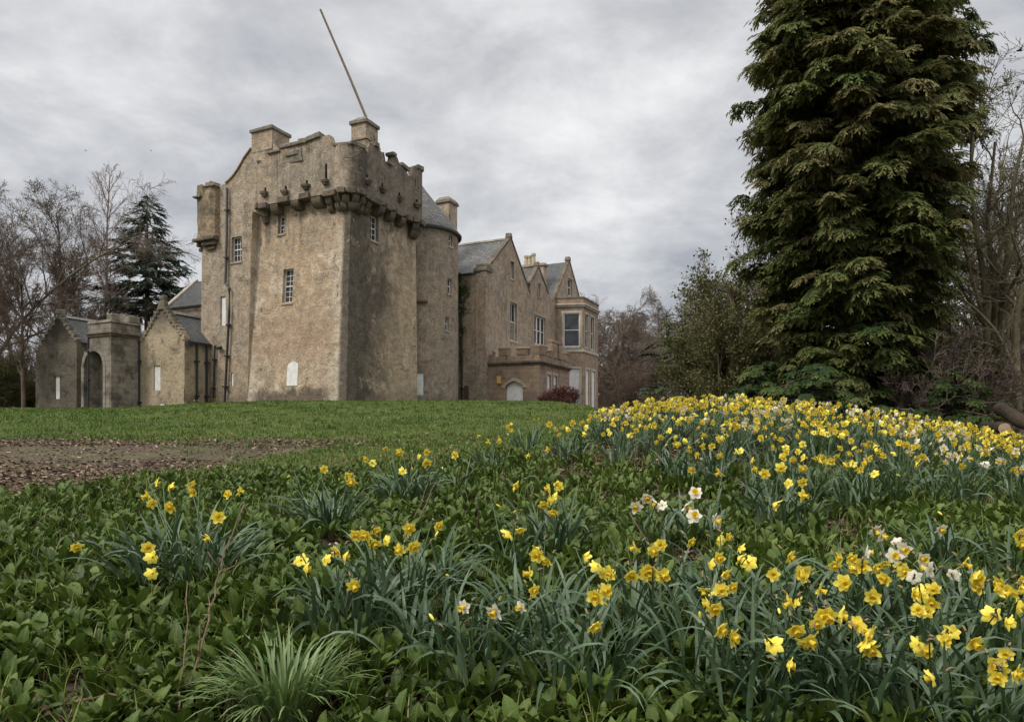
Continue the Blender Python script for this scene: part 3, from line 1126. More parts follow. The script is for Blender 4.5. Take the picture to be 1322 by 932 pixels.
PB = 12.1
inner = offset(path, .42)
mb = MB()
zs_n = 9
vs, fs = [], []
for p in path:
    zt = ptop(p)
    for j in range(zs_n):
        z = PB + (zt - PB) * j / (zs_n - 1)
        w_ = .02 * float(wob(p[0] * 1.3 + p[1], z, 1.9))
        vs.append((p[0] + w_, p[1] - w_, z))
for i in range(len(path) - 1):
    for j in range(zs_n - 1):
        k = i * zs_n + j
        fs.append((k, k + zs_n, k + zs_n + 1, k + 1))
nb_ = len(vs)
for p, q_ in zip(path, inner):
    vs += [(q_[0], q_[1], PB), (q_[0], q_[1], ptop(p))]
for i in range(len(path) - 1):
    a = nb_ + 2 * i
    fs += [(a + 2, a, a + 1, a + 3), (i * zs_n + zs_n - 1, (i + 1) * zs_n + zs_n - 1, a + 3, a + 1), (i * zs_n, a, a + 2, (i + 1) * zs_n)]
mb.add(vs, fs)
parapet = mb.build('parapet', M['harl_parapet'], tower)
# coping slabs, broken and uneven
i = 0
out_p, in_p = offset(path, -.13), offset(path, .5)
while i < len(path) - 2:
    n = random.choice((2, 3, 4, 5, 5))
    j = min(len(path) - 1, i + n)
    z0_, z1_ = ptop(path[i + (1 if i else 0)]), ptop(path[j - 1])
    if abs(z0_ - z1_) < .3 and random.random() < .86:
        za = max(z0_, z1_) - .03
        h = random.uniform(.15, .27)
        a, b, c_, d_ = out_p[i], out_p[j], in_p[j], in_p[i]
        sh = .012
        cp = MB()
        cp.add([(a[0], a[1], z0_ - .02), (b[0], b[1], z1_ - .02), (c_[0], c_[1], z1_ - .02), (d_[0], d_[1], z0_ - .02), (a[0], a[1], z0_ + h), (b[0], b[1], z1_ + h * random.uniform(.8, 1.2)), (c_[0], c_[1], z1_ + h), (d_[0], d_[1], z0_ + h)], BOXF)
        cp.build('coping_stone', M['cap_stone'], parapet, bevel=0.03)
    i = j


def path_at(sv):
    i = int(np.searchsorted(cum, sv)) - 1
    i = max(0, min(len(path) - 2, i))
    u = (sv - cum[i]) / (cum[i + 1] - cum[i])
    a, b = path[i], path[i + 1]
    tx, ty = (b[0] - a[0]), (b[1] - a[1])
    l = math.hypot(tx, ty)
    return Vector((a[0] + tx * u, a[1] + ty * u, 0)), Vector((tx / l, ty / l, 0)), Vector((ty / l, -tx / l, 0))


def corbel(sv, zc, w, h, out, inn, round_=True):
    """one corbel stone under the parapet: a block whose nose is rounded off below"""
    p, t_, n_ = path_at(sv)
    c = MB()
    prof = [(-inn, h * .5), (out, h * .5)]
    if round_:
        for k in range(6):
            a = rad(90 * k / 5)
            prof.append((out - h * .75 * (1 - math.cos(a)), h * .5 - .1 * h - h * .9 * math.sin(a)))
    else:
        prof += [(out, -h * .5)]
    prof += [(-inn, -h * .5)]
    m = len(prof)
    j = [random.uniform(-.015, .015) for _ in range(4)]
    vs = [p + n_ * a + t_ * (-w / 2 + j[0]) + Vector((0, 0, zc + b + j[1])) for a, b in prof] + [p + n_ * a + t_ * (w / 2 + j[2]) + Vector((0, 0, zc + b + j[3])) for a, b in prof]
    c.add(vs, [tuple(range(m)), tuple(range(2 * m - 1, m - 1, -1))] + [(i, (i + 1) % m, (i + 1) % m + m, i + m)[::-1] for i in range(m)])
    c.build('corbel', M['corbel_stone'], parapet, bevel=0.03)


def s_of(x=None, y=None):
    if y is None:
        c = [i for i, p in enumerate(path) if p[1] < .9]
        return cum[min(c, key=lambda i: abs(path[i][0] - x))]
    c = [i for i, p in enumerate(path) if p[0] > -.3]
    return cum[min(c, key=lambda i: abs(path[i][1] - y))]


sA, sB, sC, sD = s_of(x=-6.2), s_of(x=-2.0), s_of(y=2.3), s_of(y=6.2)
u = sA - 0.1
k = 0
while u < sB:                       # front: slab, corbel, slab, corbel ... stepping up to the middle
    lift = .16 * math.sin((u - sA) / (sB - sA) * PI)
    if k % 2 == 0:
        corbel(u, PB - .06 + lift, random.uniform(.6, .82), .34, .2, .5, False)
    else:
        corbel(u, PB - .42 + lift + random.uniform(-.05, .05), random.uniform(.56, .72), .52, .08, .5)
    u += .8
    k += 1
u = sC
k = 0
while u < sD - .2:
    if k % 2 == 0:
        corbel(u, PB - .05, random.uniform(.52, .68), .34, .2, .5, False)
    else:
        corbel(u, PB - .42 + random.uniform(-.05, .05), random.uniform(.5, .62), .52, .08, .5)
    u += .58
    k += 1
for (s0_, s1_, n0) in ((cum[1], sA - .45, 3), (s_of(x=-1.75), sC - .25, 7), (sD + .1, cum[-1] - .1, 4)):   # the three corner rounds, three courses each
    for tier in range(3):
        n = n0 if tier != 1 else max(2, n0 - 1)
        for i in range(n):
            u = s0_ + (s1_ - s0_) * (i + .5) / n
            wd = (s1_ - s0_) / n * (.86 if tier == 0 else .66)
            corbel(u, PB - .02 - .37 * tier + random.uniform(-.05, .05), wd, .32 if tier == 0 else .46, .2 - .2 * tier, .6, tier > 0)
# spouts and gun loops on the parapet
for kind, p_ in (('f', (344, 252)), ('f', (370.5, 250)), ('f', (396, 243)), ('f', (420, 237)), ('r', (473, 236)), ('r', (493, 246)), ('r', (514, 257)), ('r', (537, 267))):
    if kind == 'f':
        x, z = oy(p_[0], p_[1], .1)
        u = s_of(x=x) if x < -1 else s_of(x=-1)
    else:
        y, z = ox(p_[0], p_[1], .35)
        u = s_of(y=y)
    p, t_, n_ = path_at(u)
    g_ = MB()
    w = random.uniform(.2, .26)
    vs = [p + n_ * a + t_ * b + Vector((0, 0, z + c_)) for a, b, c_ in ((-.1, -w, -.02), (.24, -w, -.02), (.24, w, -.02), (-.1, w, -.02), (-.1, -w * 1.1, .16), (.28, -w * 1.1, .16), (.28, w * 1.1, .16), (-.1, w * 1.1, .16))]
    g_.add(vs, BOXF)
    vs = [p + n_ * a + t_ * b + Vector((0, 0, z + c_)) for a, b, c_ in ((-.1, -w * .6, -.16), (.16, -w * .6, -.16), (.16, w * .6, -.16), (-.1, w * .6, -.16), (-.1, -w * .8, -.021), (.22, -w * .8, -.021), (.22, w * .8, -.021), (-.1, w * .8, -.021))]
    g_.add(vs, BOXF)
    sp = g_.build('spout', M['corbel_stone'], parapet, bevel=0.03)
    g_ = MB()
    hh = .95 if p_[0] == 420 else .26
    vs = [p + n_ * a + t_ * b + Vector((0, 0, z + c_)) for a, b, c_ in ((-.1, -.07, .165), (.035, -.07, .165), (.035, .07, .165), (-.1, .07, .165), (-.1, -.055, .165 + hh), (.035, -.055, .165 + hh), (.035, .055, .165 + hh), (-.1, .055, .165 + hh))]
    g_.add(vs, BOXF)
    g_.build('gun_loop', M['dark'], sp)  # solid block on the face, coloured as the slot's inner shade
# fallen block leaning on the parapet's notch
mb = MB()
x, z = oy(381, 200, -.02)
mb.box(x - .55, x + .5, .0, .45, z - .45, z + .2, jit=.06)
mb.build('loose_block', M['cap_stone'], parapet, bevel=0.05)

# cap-house roof and its chimneys
mb = MB()
ry, rz_ = 3.4, 15.75
roof_slab(mb, (-6.6, .9, 13.4), (-.5, .9, 13.4), (-6.6, ry, rz_), (-.5, ry, rz_))
roof_slab(mb, (-.5, 6.6, 13.2), (-6.6, 6.6, 13.2), (-.5, ry, rz_), (-6.6, ry, rz_))
mb.build('roof', M['slate_lichen'], tower)
chimney(tower, -1.2, -.12, 2.0, 3.2, 14.0, 16.8, M['harl_side'], .1, .55, slope=.36, band=15.8)
p = loc(380, 180, 43.6)
chimney(tower, p.x - .85, p.x + .75, p.y - .3, p.y + .9, 14.6, 15.95, M['harl_side'], .12, .4, slope=.35)

# side block with wall-head gable, chimney and corner turret
def f_side(x, z, d):
    return (x + (.29 * max(z, 0) / 14.3 if x < -12.4 else .1 * max(z, 0) / 14.3), .9 + d, z)


def side_top(x):
    P = ((-12.8, 14.25), (-10.45, 14.3), (-9.8, 14.65), (-9.3, 15.1), (-8.75, 15.75), (-8.2, 16.2), (-7.25, 16.2), (-6.3, 16.2), (-3.2, 13.0))
    return float(np.interp(x, [a for a, b in P], [b for a, b in P]))


def sd_hole(p0, q0, p1, q1):
    xa, z1 = oy(p0, q0, .9)
    xb, z0 = oy(p1, q1, .9)
    return (xa, xb, z0, z1)


hD = sd_hole(297.5, 307, 311, 337)
hE = sd_hole(284, 383, 292.5, 420)
hF = sd_hole(298, 481, 301, 498)
mb = MB()
gridwall(mb, f_side, -12.76, -7.15, -1.2, 16.4, [hD, hE, hF], step=.42, top=side_top, extra=(-10.45, -9.3, -8.2))
gridwall(mb, lambda x, z, d: (x, .93 + d, z), -7.3, -3.2, 11.6, 16.4, step=.42, top=side_top, extra=(-6.3,))
gridwall(mb, lambda s, z, d: (-12.76 + .29 * max(z, 0) / 14.3, 7 - s, z), 0, 6.1, -1.2, 14.2, step=.8)
gridwall(mb, lambda s, z, d: (-6.4 - d, .9 + s, z), 0, 2, 12, 16.2, step=.5)
side_wall = mb.build('wall', M['harl_side'], tower, )
side_wall['label'] = 'side block wall beside the drainpipe'
sash(tower, f_side, hD, 3, (2, 2))
board(tower, f_side, hE, .08, label='tall white board above the drainpipe bracket')
board(tower, f_side, hF, .06, label='narrow white slit board')
# flagstone coping on the gable's shoulder
mb = MB()
for a, b in zip((-10.4, -9.8, -9.3, -8.8), (-9.82, -9.32, -8.82, -8.22)):
    beam(mb, (a, .8, side_top(a) - .02), (b, .8, side_top(b) - .02), (0, .5, 0), (0, 0, .09))
mb.build('coping', M['harl_side'], side_wall)
mb = MB()
roof_slab(mb, (-12.2, 1.3, 13.6), (-12.2, 7, 13.6), (-7.4, 1.3, 16.0), (-7.4, 7, 16.0))
mb.build('roof', M['slate_lichen'], tower)
chimney(tower, -8.15, -6.45, .88, 2.4, 15.9, 17.15, M['harl_side'], .1, .5, slope=.5)

# corner turret
tp = dense([(-12.95, 2.4), (-12.95, 1.15), (-12.72, .66), (-12.2, .48), (-11.3, .45), (-11.02, .6), (-10.95, 1.0)], .22)
tin = offset(tp, .35)


def ttop(i):
    x, y = tp[i]
    if x < -12.75:
        return 14.3 + .1 * math.sin(9 * y)
    if x < -12.1:
        return 14.45 - .25 * abs(x + 12.5) + .05 * math.sin(20 * x)
    if x < -11.85:
        return 13.75
    return 14.45 + .05 * math.sin(11 * x)


mb = MB()
vs, fs = [], []
nz_ = 10
for i, p in enumerate(tp):
    for j in range(nz_):
        z = 10.95 + (ttop(i) - 10.95) * j / (nz_ - 1)
        w_ = .03 * float(wob(p[0] * 2 + p[1], z, 3))
        vs.append((p[0] + w_, p[1] + w_, z))
for i in range(len(tp) - 1):
    for j in range(nz_ - 1):
        k = i * nz_ + j
        fs.append((k, k + nz_, k + nz_ + 1, k + 1))
b0_ = len(vs)
for i, p in enumerate(tin):
    vs += [(p[0], p[1], 10.95), (p[0], p[1], ttop(i))]
for i in range(len(tp) - 1):
    a = b0_ + 2 * i
    fs += [(i * nz_ + nz_ - 1, (i + 1) * nz_ + nz_ - 1, a + 3, a + 1), (a + 2, a, a + 1, a + 3), (i * nz_, a, a + 2, (i + 1) * nz_)]
mb.add(vs, fs)
turret = mb.build('corner_turret', M['rubble_turret'], tower)
for tier in range(3):
    c = MB()
    o_ = .1 - .17 * tier
    for (a, b, c0, d0) in ((-12.98, -12.5, .45, 1.0), (-12.45, -11.0, .4, 1.0)):
        z1_ = 10.94 - .28 * tier
        c.box(a + max(0, -o_) + .1 * tier, b - .12 * tier, c0 + .17 * tier, d0 + .2, z1_ - .24, z1_, jit=.03)
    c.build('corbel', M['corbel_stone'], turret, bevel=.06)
c = MB()
for (a, b, z_) in ((-12.8, -12.15, 13.55), (-11.9, -10.95, 14.12)):
    c.box(a - .06, b + .04, .36, 1.0, z_, z_ + .14, jit=.03)
c.build('coping', M['cap_stone'], turret, bevel=.03)

# drainpipes
def pipe(parent, pts, r=.055, brackets=True, name='drainpipe', mat='black_iron', head=False):
    c = MB()
    c.tube(pts, [r] * len(pts), 8)
    if brackets:
        L = 0
        for a, b in zip(pts[:-1], pts[1:]):
            a, b = Vector(a), Vector(b)
            n = int((b - a).length / 1.8)
            for i in range(n):
                m = a.lerp(b, (i + .5) / n)
                c.box(m.x - r * 1.7, m.x + r * 1.7, m.y - r * 1.7, m.y + r * 1.7, m.z - .05, m.z + .05)
    if head:
        a = Vector(pts[0])
        c.box(a.x - .16, a.x + .16, a.y - .12, a.y + .12, a.z - .1, a.z + .16)
    return c.build(name, M[mat], parent)


def wallp(p, q_, k, off=.09):
    x, z = oy(p, q_, k - off)
    return (x, k - off, z)


pipe(tower, [wallp(293.2, 243, .82), wallp(292.8, 300, .82), wallp(291, 366, .82)], .075, mat='grey_iron')
pipe(tower, [wallp(291, 366, .8), wallp(296, 372, .8), wallp(296, 400, .8), wallp(290, 519, .8)], .075)
pipe(tower, [wallp(277.5, 446, .85), wallp(275, 520, .85)], .06)
mb = MB()
x, z = oy(286, 449, .8)
mb.tube([(x - .35, .75, z), (x + .05, .72, z)], [.1, .1], 10)
mb.build('pipe_stub', M['black_iron'], tower)

# round stair turret with conical roof
TX, TY, TR = -1.97, 10.67, 2.88
TE = 12.45


def f_stair(s, z, d):
    a = s / TR
    r = TR - d
    return (TX + r * math.cos(a), TY + r * math.sin(a), z)


def stair_s(px, py):
    """arc position on the stair turret for a point of the photograph"""
    best = None
    for i in range(0, 400):
        a = rad(-110 + i * .5)
        x, y = TX + TR * math.cos(a), TY + TR * math.sin(a)
        X, Y = CX + _c * x + _s * y, CY - _s * x + _c * y
        e_ = abs(661 + 900 * X / Y - px)
        vis = (math.cos(a) * (25.5 - x) + math.sin(a) * (-32 - y)) > 0
        if vis and (best is None or e_ < best[0]):
            best = (e_, a * TR, EYE + (560 - py) / 900 * Y - CZ)
    return best[1], best[2]


holes = []
for (p0, p1, q0, q1) in ((579.5, 584, 303, 319), (578, 583, 359, 380), (575, 579.5, 409, 427)):
    a, z1 = stair_s(p0, q0)
    b, z0 = stair_s(p1, q1)
    holes.append((min(a, b), max(a, b), z0, z1))
a, z1 = stair_s(538.5, 481)
b, z0 = stair_s(547, 510)
hb = (a, b, z0, z1)
mb = MB()
gridwall(mb, f_stair, rad(-110) * TR, rad(110) * TR, -1.2, TE, holes + [hb], step=.36)
stair = mb.build('stair_turret', M['harl_stair'], tower, smooth=False)
for i, h in enumerate(holes):
    sash(stair, f_stair, h, 1 if i else 1, (1, 1), .14, fw=.045)
board(stair, f_stair, hb, .05)
mb = MB()
n = 48
vs, fs = [], []
prof = [(3.06, TE - .1), (3.04, TE + .02), (2.62, TE + .62), (1.98, TE + 1.45), (1.25, TE + 2.35), (.58, TE + 3.2), (.05, TE + 3.95)]
for r, z in prof:
    for i in range(n):
        a = 2 * PI * i / n
        vs.append((TX + r * math.cos(a), TY + r * math.sin(a), z))
for j in range(len(prof) - 1):
    for i in range(n):
        fs.append((j * n + i, j * n + (i + 1) % n, (j + 1) * n + (i + 1) % n, (j + 1) * n + i))
mb.add(vs, fs)
mb.build('conical_roof', M['slate_lichen'], tower)
mb = MB()
vs, fs = [], []
for i in range(n + 1):
    a = rad(-110 + 210 * i / n)
    for (r, z) in ((3.0, TE - .21), (3.13, TE - .21), (3.15, TE - .08), (3.0, TE - .11)):
        vs.append((TX + r * math.cos(a), TY + r * math.sin(a), z))
for i in range(n):
    for j in range(4):
        fs.append((i * 4 + j, i * 4 + (j + 1) % 4, (i + 1) * 4 + (j + 1) % 4, (i + 1) * 4 + j)[::-1])
mb.add(vs, fs)
mb.build('gutter', M['black_iron'], tower)
mb = MB()
a, z = stair_s(543, 390)
mb.mbox(f_stair, a - .3, a + .45, z - .03, z + .12, -.25, .1)
mb.build('ledge_stone', M['corbel_stone'], stair, bevel=.02)
p = loc(574, 270, 54.5)
chimney(tower, p.x - .55, p.x + .5, p.y - .2, p.y + 1.1, 11.5, 16.1, M['harl_side'], .12, .5, slope=.2)

# leaning pole propped on the wall-head
pole_b = at(488, 189, 42.75)
pole_t = at(413.5, 12.5, 41.0)
mb = MB()
mb.tube([pole_b - (pole_t - pole_b) * .03, pole_b.lerp(pole_t, .5) + Vector((.03, 0, .02)), pole_t], [.085, .075, .062], 8)
tag(mb.build('flagpole', M['old_timber']), 'long bare wooden pole leaning from the tower wall-head against the sky', 'pole')

# ------------------------------------------------------------------ gabled wing with porch and bay
wing = castle_root('gabled_wing', 'brown harled three-gabled house wing right of the round stair turret', 'house')
WX, WY = 1.82, 13.9


def f_wg(y, z, d):
    return (WX - d, y, z)


def f_ws(x, z, d):
    return (x, WY + d, z)


def wg_hole(p0, q0, p1, q1):
    ya, z1 = ox(p0, q0, WX)
    yb, z0 = ox(p1, q1, WX)
    m = (q0 + q1) / 2
    return (ya, yb, ox((p0 + p1) / 2, q1, WX)[1], ox((p0 + p1) / 2, q0, WX)[1])


Y1, Y2, Y3 = 22.2, 26.4, 36.0
A1, A2, A3 = (18.35, 13.75), (24.05, 12.7), (31.85, 14.95)
E1, E2, E3 = 10.1, 10.75, 10.6


def wing_top(y):
    P = ((WY, E1), A1, (Y1, E1), (Y1 + .001, 10.9), A2, (Y2, E2), (27.6, 10.3), A3, (Y3, E3))
    return float(np.interp(y, [a for a, b in P], [b for a, b in P]))


w1 = wg_hole(659, 338, 663.5, 360)
w2 = wg_hole(658, 391, 667, 440)
w3 = wg_hole(695, 366, 697.5, 383)
w4 = wg_hole(689.5, 409, 704, 446)
w5 = wg_hole(733, 360, 738.5, 382)
mb = MB()
gridwall(mb, f_wg, WY, Y3, -4, 15.2, [w1, w2, w3, w4, w5], step=.5, top=wing_top, extra=(A1[0], Y1, Y1 + .001, A2[0], Y2, 27.6, A3[0]))
gridwall(mb, f_ws, -7, WX, -4, E1, step=.5)
gridwall(mb, lambda s, z, d: (WX - s, Y3, z), 0, 10, -4, E3, step=2)
wwall = mb.build('wall', M['harl_wing'], wing)
# corner strip and kneeler stones at the near corner
mb = MB()
mb.box(WX - .75, WX + .08, WY - .08, WY + .75, -4, 10.2, jit=.0)
mb.build('corner_pier', M['harl_wing'], wing, bevel=.02)
mb = MB()
mb.box(WX - .95, WX + .2, WY - .16, WY + .9, 10.22, 10.52, jit=.03)
mb.box(WX - .8, WX + .16, WY + .0, WY + .8, 10.525, 10.8, jit=.03)
mb.build('kneeler', M['cap_stone'], wing, bevel=.04)
# skews (raking copings) of the three gables
def skew(y0, z0, y1, z1, mat='corbel_stone', w=.42, h=.2, ext=0):
    mb = MB()
    n = max(2, int(math.hypot(y1 - y0, z1 - z0) / .8))
    for i in range(n):
        a, b = i / n, (i + 1) / n - .008
        j = random.uniform(0, .02)
        beam(mb, (WX + .06, y0 + (y1 - y0) * a, z0 + (z1 - z0) * a - .03 + j), (WX + .06, y0 + (y1 - y0) * b, z0 + (z1 - z0) * b - .03 + j), (-w, 0, 0), (0, 0, h))
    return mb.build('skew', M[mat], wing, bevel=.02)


skew(WY + .3, E1 + .3, A1[0], A1[1])
skew(A1[0], A1[1], Y1, E1)
skew(Y1 + .05, 10.95, A2[0], A2[1])
skew(A2[0], A2[1], Y2, E2)
skew(27.65, 10.35, A3[0], A3[1])
skew(A3[0], A3[1], Y3, E3)
for (a, z, s_) in ((A1[0], A1[1], .2), (A2[0], A2[1], .2), (A3[0], A3[1], .26)):
    mb = MB()
    mb.box(WX - .42, WX + .1, a - s_, a + s_, z + .05, z + .42, top=.05, jit=.02)
    mb.build('apex_stone', M['cap_stone'], wing, bevel=.03)
mb = MB()
roof_slab(mb, (-9, WY - .12, E1 + .02), (WX - .3, WY - .12, E1 + .02), (-9, A1[0], A1[1] - .05), (WX - .3, A1[0], A1[1] - .05))
roof_slab(mb, (WX - .3, Y1 + .1, E1), (-9, Y1 + .1, E1), (WX - .3, A1[0], A1[1] - .05), (-9, A1[0], A1[1] - .05))
r1 = mb.build('roof', M['slate_lichen'], wing)
mb = MB()
beam(mb, (-9, A1[0] - .12, A1[1] - .08), (WX - .45, A1[0] - .12, A1[1] - .08), (0, .24, 0), (0, 0, .14))
mb.build('ridge', M['pale_stone'], r1)
mb = MB()
roof_slab(mb, (-6, Y1, 10.8), (WX - .3, Y1, 10.8), (-6, A2[0], A2[1] - .05), (WX - .3, A2[0], A2[1] - .05))
roof_slab(mb, (WX - .3, Y2, E2), (-6, Y2, E2), (WX - .3, A2[0], A2[1] - .05), (-6, A2[0], A2[1] - .05))
mb.build('roof', M['slate_dark'], wing)
mb = MB()
roof_slab(mb, (-9, 27.4, 10.3), (WX - .3, 27.4, 10.3), (-9, A3[0], A3[1] - .06), (WX - .3, A3[0], A3[1] - .06))
roof_slab(mb, (WX - .3, Y3, E3), (-9, Y3, E3), (WX - .3, A3[0], A3[1] - .06), (-9, A3[0], A3[1] - .06))
mb.build('roof', M['slate_dark'], wing)
mb = MB()
n = 14
beam(mb, (-9, WY - .3, E1 - .1), (WX - 1.0, WY - .3, E1 - .1), (0, .14, 0), (0, 0, .12))
mb.build('gutter', M['black_iron'], wing)
sash(wing, f_wg, w1, 1, (1, 1), .2, fw=.05, mid=False, stone=M['pale_stone'], label='small attic window reddened by a wooden board')
wA = sash(wing, f_wg, w2, 2, (1, 1), .16, lower_board=True, stone=M['pale_stone'])
sash(wing, f_wg, w3, 1, (1, 1), .2, fw=.05)
ym = (w4[0] + w4[1]) / 2
gap = .1
sash(wing, f_wg, w5, 1, (1, 1), .16, fw=.08, stone=M['pale_stone'])
third = (w4[1] - w4[0]) / 3
for i in range(3):
    sash(wing, f_wg, (w4[0] + third * i + .02, w4[0] + third * (i + 1) - .02, w4[2], w4[3]), 1, (1, 1), .12, sill=(i == 1), fw=.09)
# dressed surrounds of pinkish stone
for h in (w1, w2, w3, w4, w5):
    mb = MB()
    zz = h[2]
    k = 0
    while zz < h[3] - .05:
        hh = min(random.uniform(.3, .45), h[3] - zz)
        for sgn, e_ in ((-1, h[0]), (1, h[1])):
            wd = .16 + (.14 if (k + (sgn > 0)) % 2 else 0)
            x0, x1 = (e_ - wd, e_ - .004) if sgn < 0 else (e_ + .004, e_ + wd)
            mb.mbox(f_wg, x0, x1, zz + .004, zz + hh - .004, -.03, .1)
        zz += hh
        k += 1
    mb.mbox(f_wg, h[0] - .2, h[1] + .2, h[3] + .003, h[3] + .26, -.035, .1)
    mb.build('surround', M['dressed_stone'], wing, bevel=.01)
# drainpipe and the stump of a wooden post beside the stair turret
pipe(wing, [wallp(593.5, 352, WY), wallp(594.5, 380, WY), wallp(596.5, 519, WY)], .085)
mb = MB()
x, z = oy(602, 518, WY - .3)
mb.box(x - .12, x + .12, WY - .4, WY - .15, z - .6, z + 1.15, jit=.01)
mb.build('post', M['brown_timber'], wing)
# three yellow chimney pots on a low stack behind the middle gable
p = loc(684, 346, 66)
mb = MB()
sx = .55
stack = None
gridwall(mb, lambda s, z, d: (s, p.y + d, z), p.x - .6, p.x + 1.4, 10, 13.9, step=.5)
gridwall(mb, lambda s, z, d: (p.x + 1.4, s, z), p.y, p.y + .8, 10, 13.9, step=.5)
mb.box(p.x - .75, p.x + 1.55, p.y - .12, p.y + .92, 13.905, 14.12)
stack = mb.build('chimney', M['dressed_stone'], wing)
for i in range(3):
    q_ = loc((675.5, 680.8, 687)[i], 346, 66.2)
    mb = MB()
    ht = (1.0, .95, 1.12)[i]
    x0 = q_.x + .1
    mb.tube([(x0, p.y + .4, 14.12), (x0, p.y + .4, 14.2), (x0, p.y + .4, 14.1 + ht * .82), (x0, p.y + .4, 14.1 + ht * .83), (x0, p.y + .4, 14.1 + ht)], [.21, .2, .17, .23, .22], 12)
    mb.build('chimney_pot', M['pot_clay'], stack)

# canted bay window
BX = 4.25
By = ox(753, 396, BX)[0]
Cy = ox(772, 404, BX)[0]
bay_pts = [(WX - .02, By - .75), (WX + .22, By - .75), (BX, By), (BX, Cy), (WX - .02, Cy + 1.0)]
zc0 = ox(762, 400, BX)[1] - .05
zstr = ox(762, 457, BX)[1]


def facet(P, Q):
    P, Q = Vector((*P, 0)), Vector((*Q, 0))
    L = (Q - P).length
    t_ = (Q - P) / L
    n_ = Vector((t_.y, -t_.x, 0))

    def f(s, z, d):
        p = P + t_ * s - n_ * d
        return (p.x, p.y, z)
    return f, L


bw = MB()
panes = []
fs_ = [facet(bay_pts[i], bay_pts[i + 1]) for i in range(4)]
zu0, zu1 = ox(755, 450, BX)[1] + .12, ox(755, 405, BX)[1]
zl1 = ox(757, 477, BX)[1]
fA, LA = fs_[1]
fB, LB = fs_[2]
hA1 = (LA * .22, LA * .86, zu0, zu1)
hA2 = (LA * .24, LA * .86, -2.5, zl1)
hB1 = (LB * .12, LB * .33, zu0, zu1)
hB2 = (LB * .5, LB * .72, zu0, zu1)
hB3 = (LB * .17, LB * .38, -2.5, zl1)
hB4 = (LB * .56, LB * .8, -2.5, zl1)
gridwall(bw, fs_[0][0], 0, fs_[0][1], -4, zc0, step=.4)
gridwall(bw, fA, 0, LA, -4, zc0, [hA1, hA2], step=.5, wav=.006)
gridwall(bw, fB, 0, LB, -4, zc0, [hB1, hB2, hB3, hB4], step=.5, wav=.006)
gridwall(bw, fs_[3][0], 0, fs_[3][1], -4, zc0, step=.6)
bay = bw.build('bay', M['harl_bay'], wing)


def ring(name, z0, z1, out, mat, parent, inn=.2):
    mb = MB()
    po, pi_ = offset(bay_pts, -out), offset(bay_pts, inn)
    for i in range(len(bay_pts) - 1):
        a, b, c_, d_ = po[i], po[i + 1], pi_[i + 1], pi_[i]
        mb.add([(*a, z0), (*b, z0), (*c_, z0), (*d_, z0), (*a, z1), (*b, z1), (*c_, z1), (*d_, z1)], BOXF)
    return mb.build(name, M[mat], parent, bevel=.012)


ring('string_course', zstr - .02, zstr + .26, .09, 'pale_stone', bay)
ring('cornice', zc0 + .003, zc0 + .16, .14, 'pale_stone', bay)
ring('cornice', zc0 + .165, zc0 + .3, .26, 'pale_stone', bay)
ring('bay_parapet', zc0 + .305, zc0 + .8, .03, 'harl_bay', bay, .3)
ring('coping', zc0 + .805, zc0 + .95, .1, 'cap_stone', bay, .35)
mb = MB()
mb.add([(*p, zc0 + .31) for p in bay_pts], [tuple(range(5))])
mb.build('bay_roof', M['lead'], bay)
sash(bay, fA, hA1, 1, (1, 1), .08, fw=.085, stone=M['pale_stone'])
sash(bay, fB, hB1, 1, (1, 1), .1, fw=.08, stone=M['pale_stone'])
sash(bay, fB, hB2, 1, (1, 1), .1, fw=.08, stone=M['pale_stone'])
for f, h in ((fA, hA2), (fB, hB3), (fB, hB4)):
    board(bay, f, h, .08)
mb = MB()
for f, hs in ((fA, (hA1, hA2)), (fB, (hB1, hB2, hB3, hB4))):
    for h in hs:
        mb.mbox(f, h[0] - .17, h[0] - .004, h[2], h[3], -.022, .1)
        mb.mbox(f, h[1] + .004, h[1] + .17, h[2], h[3], -.022, .1)
        mb.mbox(f, h[0] - .17, h[1] + .17, h[3] + .004, h[3] + .2, -.026, .1)
mb.build('surround', M['pale_stone'], bay, bevel=.008)

# entrance porch with stepped battlements
porch = castle_root('entrance_porch', 'battlemented reddish stone porch with white arched door below the gabled wing', 'porch')
PX, PY, PE = 6.02, 14.25, 20.5
PZ = 3.12


def f_pl(x, z, d):
    return (x, PY + d, z)


def f_pr(y, z, d):
    return (PX - d, y, z)


xa, xb = oy(652.5, 500, PY)[0], oy(675, 500, PY)[0]
zd1 = oy(663, 492, PY)[1]
hd = (xa, xb, -4, zd1)
hs = []
for (p0, p1) in ((706.5, 711), (715, 719)):
    a, b = ox(p0, 484, PX)[0], ox(p1, 484, PX)[0]
    hs.append((a, b, -.9, ox(712, 484.5, PX)[1]))
mb = MB()
gridwall(mb, f_pl, WX, PX, -4, PZ, [hd], step=.5, reveal=.35, wav=.006)
arch_fill(mb, f_pl, xa, xb, zd1 - .5, .48, zd1, .35, .35)
gridwall(mb, f_pr, PY, PE, -4, PZ, hs, step=.5, wav=.006)
gridwall(mb, lambda s, z, d: (PX - s, PE, z), 0, PX - WX, -4, PZ, step=1)
pw = mb.build('wall', M['porch_stone'], porch)
arch_board(porch, f_pl, xa + .01, xb - .01, -4, zd1 - .5, .47, .2, 'door', pointed=.35)
mb = MB()
arch_band(mb, f_pl, xa - .02, xb + .02, zd1 - .5, .5, .26, -.06, .03, .35)
mb.build('hood_mould', M['dressed_stone'], porch, bevel=.015)
for h in hs:
    board(porch, f_pr, h, .1)
mb = MB()
